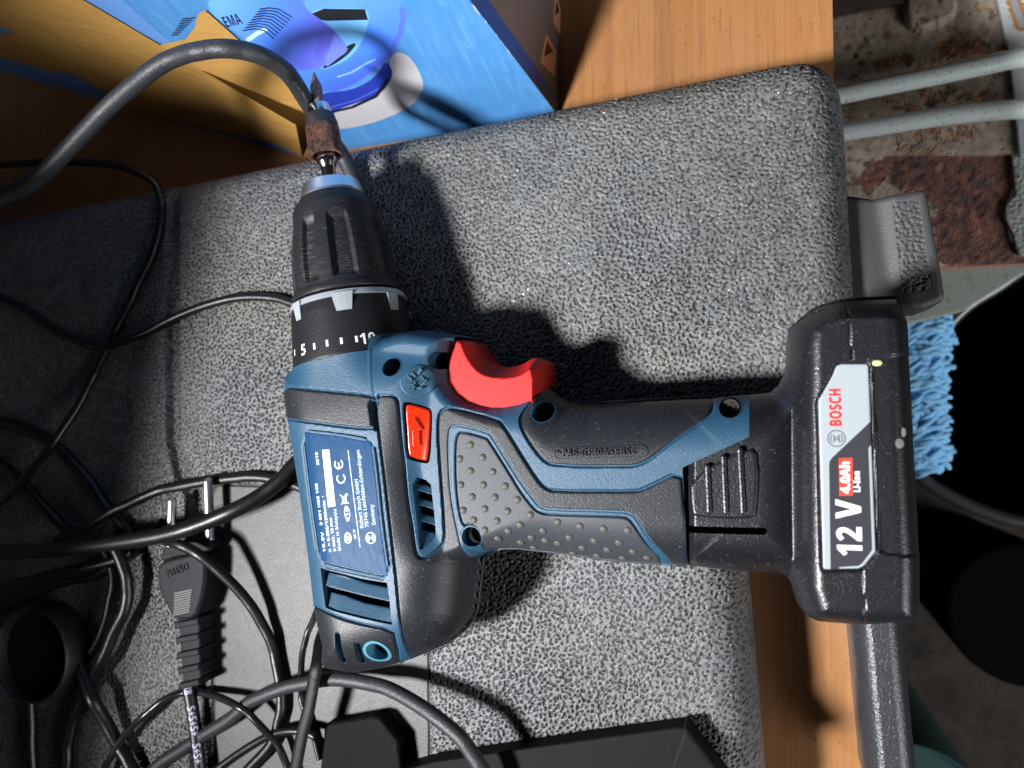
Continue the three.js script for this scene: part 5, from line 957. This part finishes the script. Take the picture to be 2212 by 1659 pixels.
{
  const h1 = -0.12, R1 = rusty([0.36, 0.29, 0.225], [0.27, 0.14, 0.075], [[1900, 142, 16], [1936, 128, 13], [1958, 128, 16], [1975, 240, 14], [1960, 232, 12], [1848, 122, 8], [1860, 135, 9], [1915, 76, 12], [2060, 100, 34], [2110, 105, 26], [2130, 205, 20], [2090, 205, 12]], h1, 0.05);
  const p1 = thing('rusty_plate', 'pale rust spotted steel plate with a raised lug beside the bench', 'steel plate', P(1990, 100, h1));
  part('plate', sheet([[1730, 60], [1792, 40], [1950, 6], [2080, -40], [2151, -40], [2184, 117], [2200, 330], [1730, 330]], h1, 0.006, R1), R1.mat, p1);
  const lug = soft(plan([[1951, 14], [1960, -30], [2067, -30], [2073, 24], [2050, 46], [1986, 66], [1957, 50]], h1 + 0.005), 2);
  part('lug', skin({ sd: inside(lug), box: boxOf(lug), cell: 0.0007, levels: [0.0006, 0.002], skirt: 0.003, uv: R1.uv, height: (x, z, s) => h1 + 0.001 + cap(s, 0.005, 0.0032) }), R1.mat, p1);
  const strip = std({ map: rep(MOTTLE, 1), color: lin(0.2, 0.21, 0.19), roughness: 0.7 });
  const ps = thing('painted_sheet', 'pale grey painted sheet with a rusted slot in the top right corner', 'metal sheet', P(2190, 60, h1));
  part('sheet', sheet([[2148, -40], [2182, 120], [2204, 340], [2300, 340], [2300, -40]], h1 + 0.003, 0.002), std({ color: lin(0.42, 0.43, 0.44), roughness: 0.55, bumpMap: MOTTLE, bumpScale: 0.0004 }), ps);
  const slotS = pill(P(2186, 12, h1), P(2203, 60, h1), 0.0016), rimS = pill(P(2186, 12, h1), P(2203, 60, h1), 0.0032), bb = boxOf([XZ(2170, -10, h1), XZ(2225, 90, h1)], 0.004);
  part('rust_stain', skin({ sd: both((x, z) => rimS(x, z) + 0.0006 * sample(mid, N, x * 30, z * 30), no(slotS)), box: bb, cell: 0.0004, height: () => h1 + 0.0034 }), std({ color: lin(0.3, 0.13, 0.03), roughness: 0.9 }), ps);
  part('slot', skin({ sd: slotS, box: bb, cell: 0.0004, height: () => h1 + 0.0033 }), std({ color: lin(0.24, 0.24, 0.27), roughness: 0.5 }), ps);
  const h2 = -0.125, R2 = rusty([0.42, 0.35, 0.27], [0.22, 0.1, 0.08], [[1870, 392, 30], [1915, 366, 50], [1970, 378, 44], [2010, 340, 60], [2090, 375, 90], [2140, 340, 60], [2140, 420, 60], [2070, 400, 60], [2040, 415, 40], [2060, 525, 50], [2120, 520, 80], [2170, 530, 60], [2045, 490, 40]], h2, 0.02);
  const p2 = thing('rusty_plate', 'flaking maroon rusted steel plate right of the case latch', 'steel plate', P(2050, 440, h2));
  part('plate', sheet([[1740, 306], [1950, 290], [2178, 268], [2196, 330], [2190, 402], [2170, 450], [2182, 520], [2230, 540], [2230, 566], [2030, 574], [1740, 590]], h2, 0.006, R2), R2.mat, p2);
  const shelf = thing('painted_rail', 'pale green painted steel rail below the maroon rusted plate', 'rail', P(2090, 610, -0.128));
  part('rail', sheet([[1780, 560], [2240, 548], [2240, 572], [2150, 628], [2080, 672], [1780, 740]], -0.1285, 0.006), std({ map: dataTex(256, (x, y, i) => { const q = sstep(1.2, 1.9, mid[i * 3]); return [lerp(0.34, 0.3, q), lerp(0.39, 0.19, q), lerp(0.35, 0.08, q)]; }, true), roughness: 0.6 }), shelf);
  part('rust_edge', sheet([[1780, 566], [2240, 556], [2240, 572], [1780, 598]], -0.1281, 0.0003), std({ color: lin(0.42, 0.2, 0.14), roughness: 0.8, bumpMap: PEEL, bumpScale: 0.0005 }), shelf);
  const post = thing('painted_post', 'pale green flaking painted strip at the right edge beside the rusted plate', 'metal strip', P(2195, 400, -0.12));
  part('strip', sheet([[2160, 262], [2240, 250], [2240, 560], [2200, 548], [2190, 505], [2172, 470], [2176, 440], [2196, 420], [2190, 360], [2182, 300]], -0.1215, 0.003), std({ color: lin(0.33, 0.35, 0.32), roughness: 0.65, bumpMap: MOTTLE, bumpScale: 0.0015 }), post);
  const rodMat = phys({ map: dataTex(256, (x, y, i) => { const q = sstep(1.5, 2.1, mid[i * 2]); return [lerp(0.5, 0.26, q), lerp(0.56, 0.12, q), lerp(0.545, 0.07, q)]; }, true), roughness: 0.3, clearcoat: 1, clearcoatRoughness: 0.12 });
  for (const [l, label] of [[[[1700, 228], [1812, 206], [1900, 188], [2000, 168], [2110, 145], [2180, 130], [2300, 112]], 'upper pale grey green painted steel rod beside the bench'], [[[1700, 306], [1830, 284], [1930, 268], [2040, 251], [2140, 240], [2212, 236], [2300, 232]], 'lower pale grey green painted steel rod beside the bench']]) {
    const c = new THREE.CatmullRomCurve3(l.map(([x, y]) => P(x, y, -0.104)));
    const g = new THREE.TubeGeometry(c, 40, 0.0047, 20), uv = g.attributes.uv; for (let i = 0; i < uv.count; i++) uv.setXY(i, uv.getX(i) * 6, uv.getY(i) * 1.2);
    plain('steel_rod', label, 'rod', g, rodMat);
  }
}
{
  const g = new THREE.PlaneGeometry(3, 3).rotateX(-Math.PI / 2).translate(0.3, -0.72, 0);
  const fl = dataTex(N, (x, y, i) => { const a = 0.06 * (1 + 0.12 * broad[i] + 0.1 * mid[i] + 0.1 * fine[i]); return [a, a * 0.8, a * 0.66]; }, true);
  struct('floor', g, std({ map: rep(fl, 3), roughness: 0.9 }));
  // black tub below the bench, its rim and a blue mop head hung over it
  const rimPx = [[1990, 1030], [2053, 1072], [2134, 1108], [2212, 1128], [2310, 1132], [2420, 1090], [2500, 980], [2510, 820], [2440, 660], [2330, 570], [2236, 570], [2150, 622], [2080, 668], [2010, 752], [1965, 860], [1962, 960]];
  const yr = -0.2, pts = rimPx.map(([x, y]) => P(x, y, yr)), cen = pts.reduce((a, p) => a.add(p), new THREE.Vector3()).multiplyScalar(1 / pts.length);
  const tub = thing('black_tub', 'black plastic tub with a rolled shiny rim below the bench', 'tub', new THREE.Vector3(cen.x, -0.72, cen.z));
  const rc = new THREE.CatmullRomCurve3(pts, true), gloss = phys({ color: lin(0.035, 0.035, 0.04), roughness: 0.4, clearcoat: 1, clearcoatRoughness: 0.25 });
  part('rim', new THREE.TubeGeometry(rc, 120, 0.0042, 14, true), gloss, tub);
  const wall = [], wi = [], n = 96;
  for (let i = 0; i <= n; i++) for (const [k, y] of [[1, yr], [0.93, yr - 0.2], [0.86, -0.71]]) { const p = rc.getPointAt(i / n % 1); wall.push(lerp(cen.x, p.x, k), y, lerp(cen.z, p.z, k)); }
  for (let i = 0; i < n; i++) for (let k = 0; k < 2; k++) { const a = i * 3 + k; wi.push(a, a + 1, a + 3, a + 1, a + 4, a + 3); }
  const base = wall.length / 3; wall.push(cen.x, -0.7, cen.z); for (let i = 0; i < n; i++) wi.push(base, i * 3 + 2, i * 3 + 5);
  const wg = new THREE.BufferGeometry(); wg.setAttribute('position', new THREE.Float32BufferAttribute(wall, 3)); wg.setIndex(wi); wg.computeVertexNormals();
  part('wall', wg, std({ color: lin(0.006, 0.006, 0.007), roughness: 0.8 }), tub);
  // blue chenille: fat soft loops packed together
  const loops = [];
  const mopIn = inside(plan([[1900, 660], [2000, 660], [2044, 664], [2048, 720], [2038, 790], [2030, 860], [2040, 930], [2044, 960], [2034, 1000], [2010, 1026], [1985, 1024], [1900, 1000]], yr + 0.012));
  const mb = boxOf(mopIn.pts);
  for (let k = 0; k < 3000 && loops.length < 900; k++) {
    const x = lerp(mb[0], mb[2], rnd()), z = lerp(mb[1], mb[3], rnd()), s = mopIn(x, z);
    if (s < 0.001) continue;
    const y = yr + 0.005 + 0.008 * Math.min(1, s / 0.008) + rnd() * 0.004, a = (rnd() - 0.5) * 1.6, l = 0.005 + rnd() * 0.004;
    const c = new THREE.CatmullRomCurve3([new THREE.Vector3(x - Math.cos(a) * l, y - 0.005, z - Math.sin(a) * l), new THREE.Vector3(x - Math.cos(a) * l * 0.5, y, z - Math.sin(a) * l * 0.5 + 0.0008), new THREE.Vector3(x + Math.cos(a) * l * 0.5, y + 0.0006, z + Math.sin(a) * l * 0.5), new THREE.Vector3(x + Math.cos(a) * l, y - 0.006, z + Math.sin(a) * l)]);
    loops.push(new THREE.TubeGeometry(c, 8, 0.0012 + rnd() * 0.0005, 7, false));
  }
  const mop = thing('mop_head', 'light blue chenille mop head hanging beside the battery pack', 'mop head', new THREE.Vector3((mb[0] + mb[2]) / 2, yr, (mb[1] + mb[3]) / 2));
  const blue = std({ color: lin(0.26, 0.58, 0.9), roughness: 0.95 });
  part('backing', slab(mopIn.pts, yr - 0.004, yr + 0.004, 0.001, 0.003), std({ color: lin(0.05, 0.16, 0.36), roughness: 0.95 }), mop);
  part('loops', bag(loops), blue, mop).userData.kind = 'stuff';
  // dark bowl and teal bucket on the floor
  const coal2 = phys({ color: lin(0.004, 0.004, 0.004), roughness: 0.9, specularIntensity: 0.1 }), bowl = P(2215, 1330, -0.45), br = 0.06;
  const ob = thing('dark_bowl', 'round black bowl on the dark floor right of the handle', 'bowl', new THREE.Vector3(bowl.x, -0.72, bowl.z));
  part('bowl_body', new THREE.LatheGeometry([[0.001, 0.27], [br * 0.9, 0.266], [br, 0.272], [br * 1.02, 0.26], [br * 0.95, 0]].map((p) => new THREE.Vector2(...p)), 64).translate(bowl.x, -0.72, bowl.z), coal2, ob);
  const tb = P(1960, 1790, -0.45), tr = 0.075;
  const ot = thing('teal_bucket', 'dull teal plastic bucket in the bottom right corner under the handle', 'bucket', new THREE.Vector3(tb.x, -0.72, tb.z));
  part('bucket_body', new THREE.LatheGeometry([[0.001, 0.262], [tr * 0.94, 0.262], [tr * 0.96, 0.27], [tr, 0.268], [tr * 0.9, 0]].map((p) => new THREE.Vector2(...p)), 64).translate(tb.x, -0.72, tb.z), std({ color: lin(0.03, 0.09, 0.09), roughness: 0.5 }), ot);
}

// ---------------------------------------------------------------- outside the picture: the lamp, and an unseen crate added to shade the left of the case
{
  const t = thing('shade_blocker', 'unseen grey crate with a wide lid added to shade the left of the tool case', 'crate', new THREE.Vector3(-0.288, 0, -0.05));
  const b = (w, h, d, X, Y, Z) => new RoundedBoxGeometry(w, h, d, 2, 0.004).translate(X, Y, Z);
  part('body', b(0.2, 0.2, 0.24, -0.48, 0.1005, 0.08), std({ color: lin(0.12, 0.1, 0.085), roughness: 0.7 }), t);
  part('lid', b(0.29, 0.025, 0.26, -0.433, 0.2135, 0.08), std({ color: lin(0.1, 0.09, 0.08), roughness: 0.7 }), t);
  t.rotation.y = -0.24;
  const win = thing('window', 'bright window low on the right of the bench', 'window', WINDOW.clone());
  const wq = new THREE.Quaternion().setFromRotationMatrix(new THREE.Matrix4().lookAt(WINDOW, LOOK, new THREE.Vector3(0, 1, 0)));
  const lay = (g) => g.applyQuaternion(wq).translate(WINDOW.x, WINDOW.y, WINDOW.z);
  part('pane', lay(new THREE.BoxGeometry(PANE[0], PANE[1], 0.004).translate(0, 0, 0.006)), std({ color: lin(0.5, 0.5, 0.5), emissive: lin(0.95, 0.98, 1), emissiveIntensity: 6 }), win);
  part('frame', lay(bag([[PANE[0] + 0.1, 0.05, 0, PANE[1] / 2 + 0.025], [PANE[0] + 0.1, 0.05, 0, -PANE[1] / 2 - 0.025], [0.05, PANE[1], PANE[0] / 2 + 0.025, 0], [0.05, PANE[1], -PANE[0] / 2 - 0.025, 0]].map(([w, h, x, y]) => new THREE.BoxGeometry(w, h, 0.03).translate(x, y, 0.02)))), std({ color: lin(0.4, 0.38, 0.35), roughness: 0.6 }), win);
  const lampT = thing('work_lamp', 'round white work lamp on a jointed arm shining down on the bench', 'lamp', LAMP.clone().addScaledVector(TOLAMP, 0.03));
  const q = new THREE.Quaternion().setFromUnitVectors(new THREE.Vector3(0, 1, 0), TOLAMP), place = (g) => g.applyQuaternion(q).translate(LAMP.x, LAMP.y, LAMP.z);
  part('shade', place(new THREE.LatheGeometry([[0.075, -0.005], [0.078, -0.004], [0.06, 0.06], [0.02, 0.1], [0, 0.1]].map((p) => new THREE.Vector2(...p)), 48)), std({ color: lin(0.7, 0.7, 0.68), roughness: 0.5, side: THREE.DoubleSide }), lampT);
  part('bulb_face', place(new THREE.CylinderGeometry(0.058, 0.058, 0.004, 48).translate(0, 0.012, 0)), std({ color: lin(0.8, 0.8, 0.8), emissive: lin(1, 0.97, 0.94), emissiveIntensity: 12 }), lampT);
  const e = LAMP.clone().addScaledVector(TOLAMP, 0.1), elbow = e.clone().add(new THREE.Vector3(-0.25, 0.12, 0.2)), foot = new THREE.Vector3(elbow.x, 0.001, elbow.z + 0.05);
  part('arm', bag([new THREE.TubeGeometry(new THREE.LineCurve3(e, elbow), 4, 0.008, 10), new THREE.TubeGeometry(new THREE.LineCurve3(elbow, foot), 4, 0.009, 10)]), M.steel, lampT);
}

scene.traverse((o) => { if (o.isMesh) { o.castShadow = true; o.receiveShadow = true; } });
renderer.render(scene, camera);
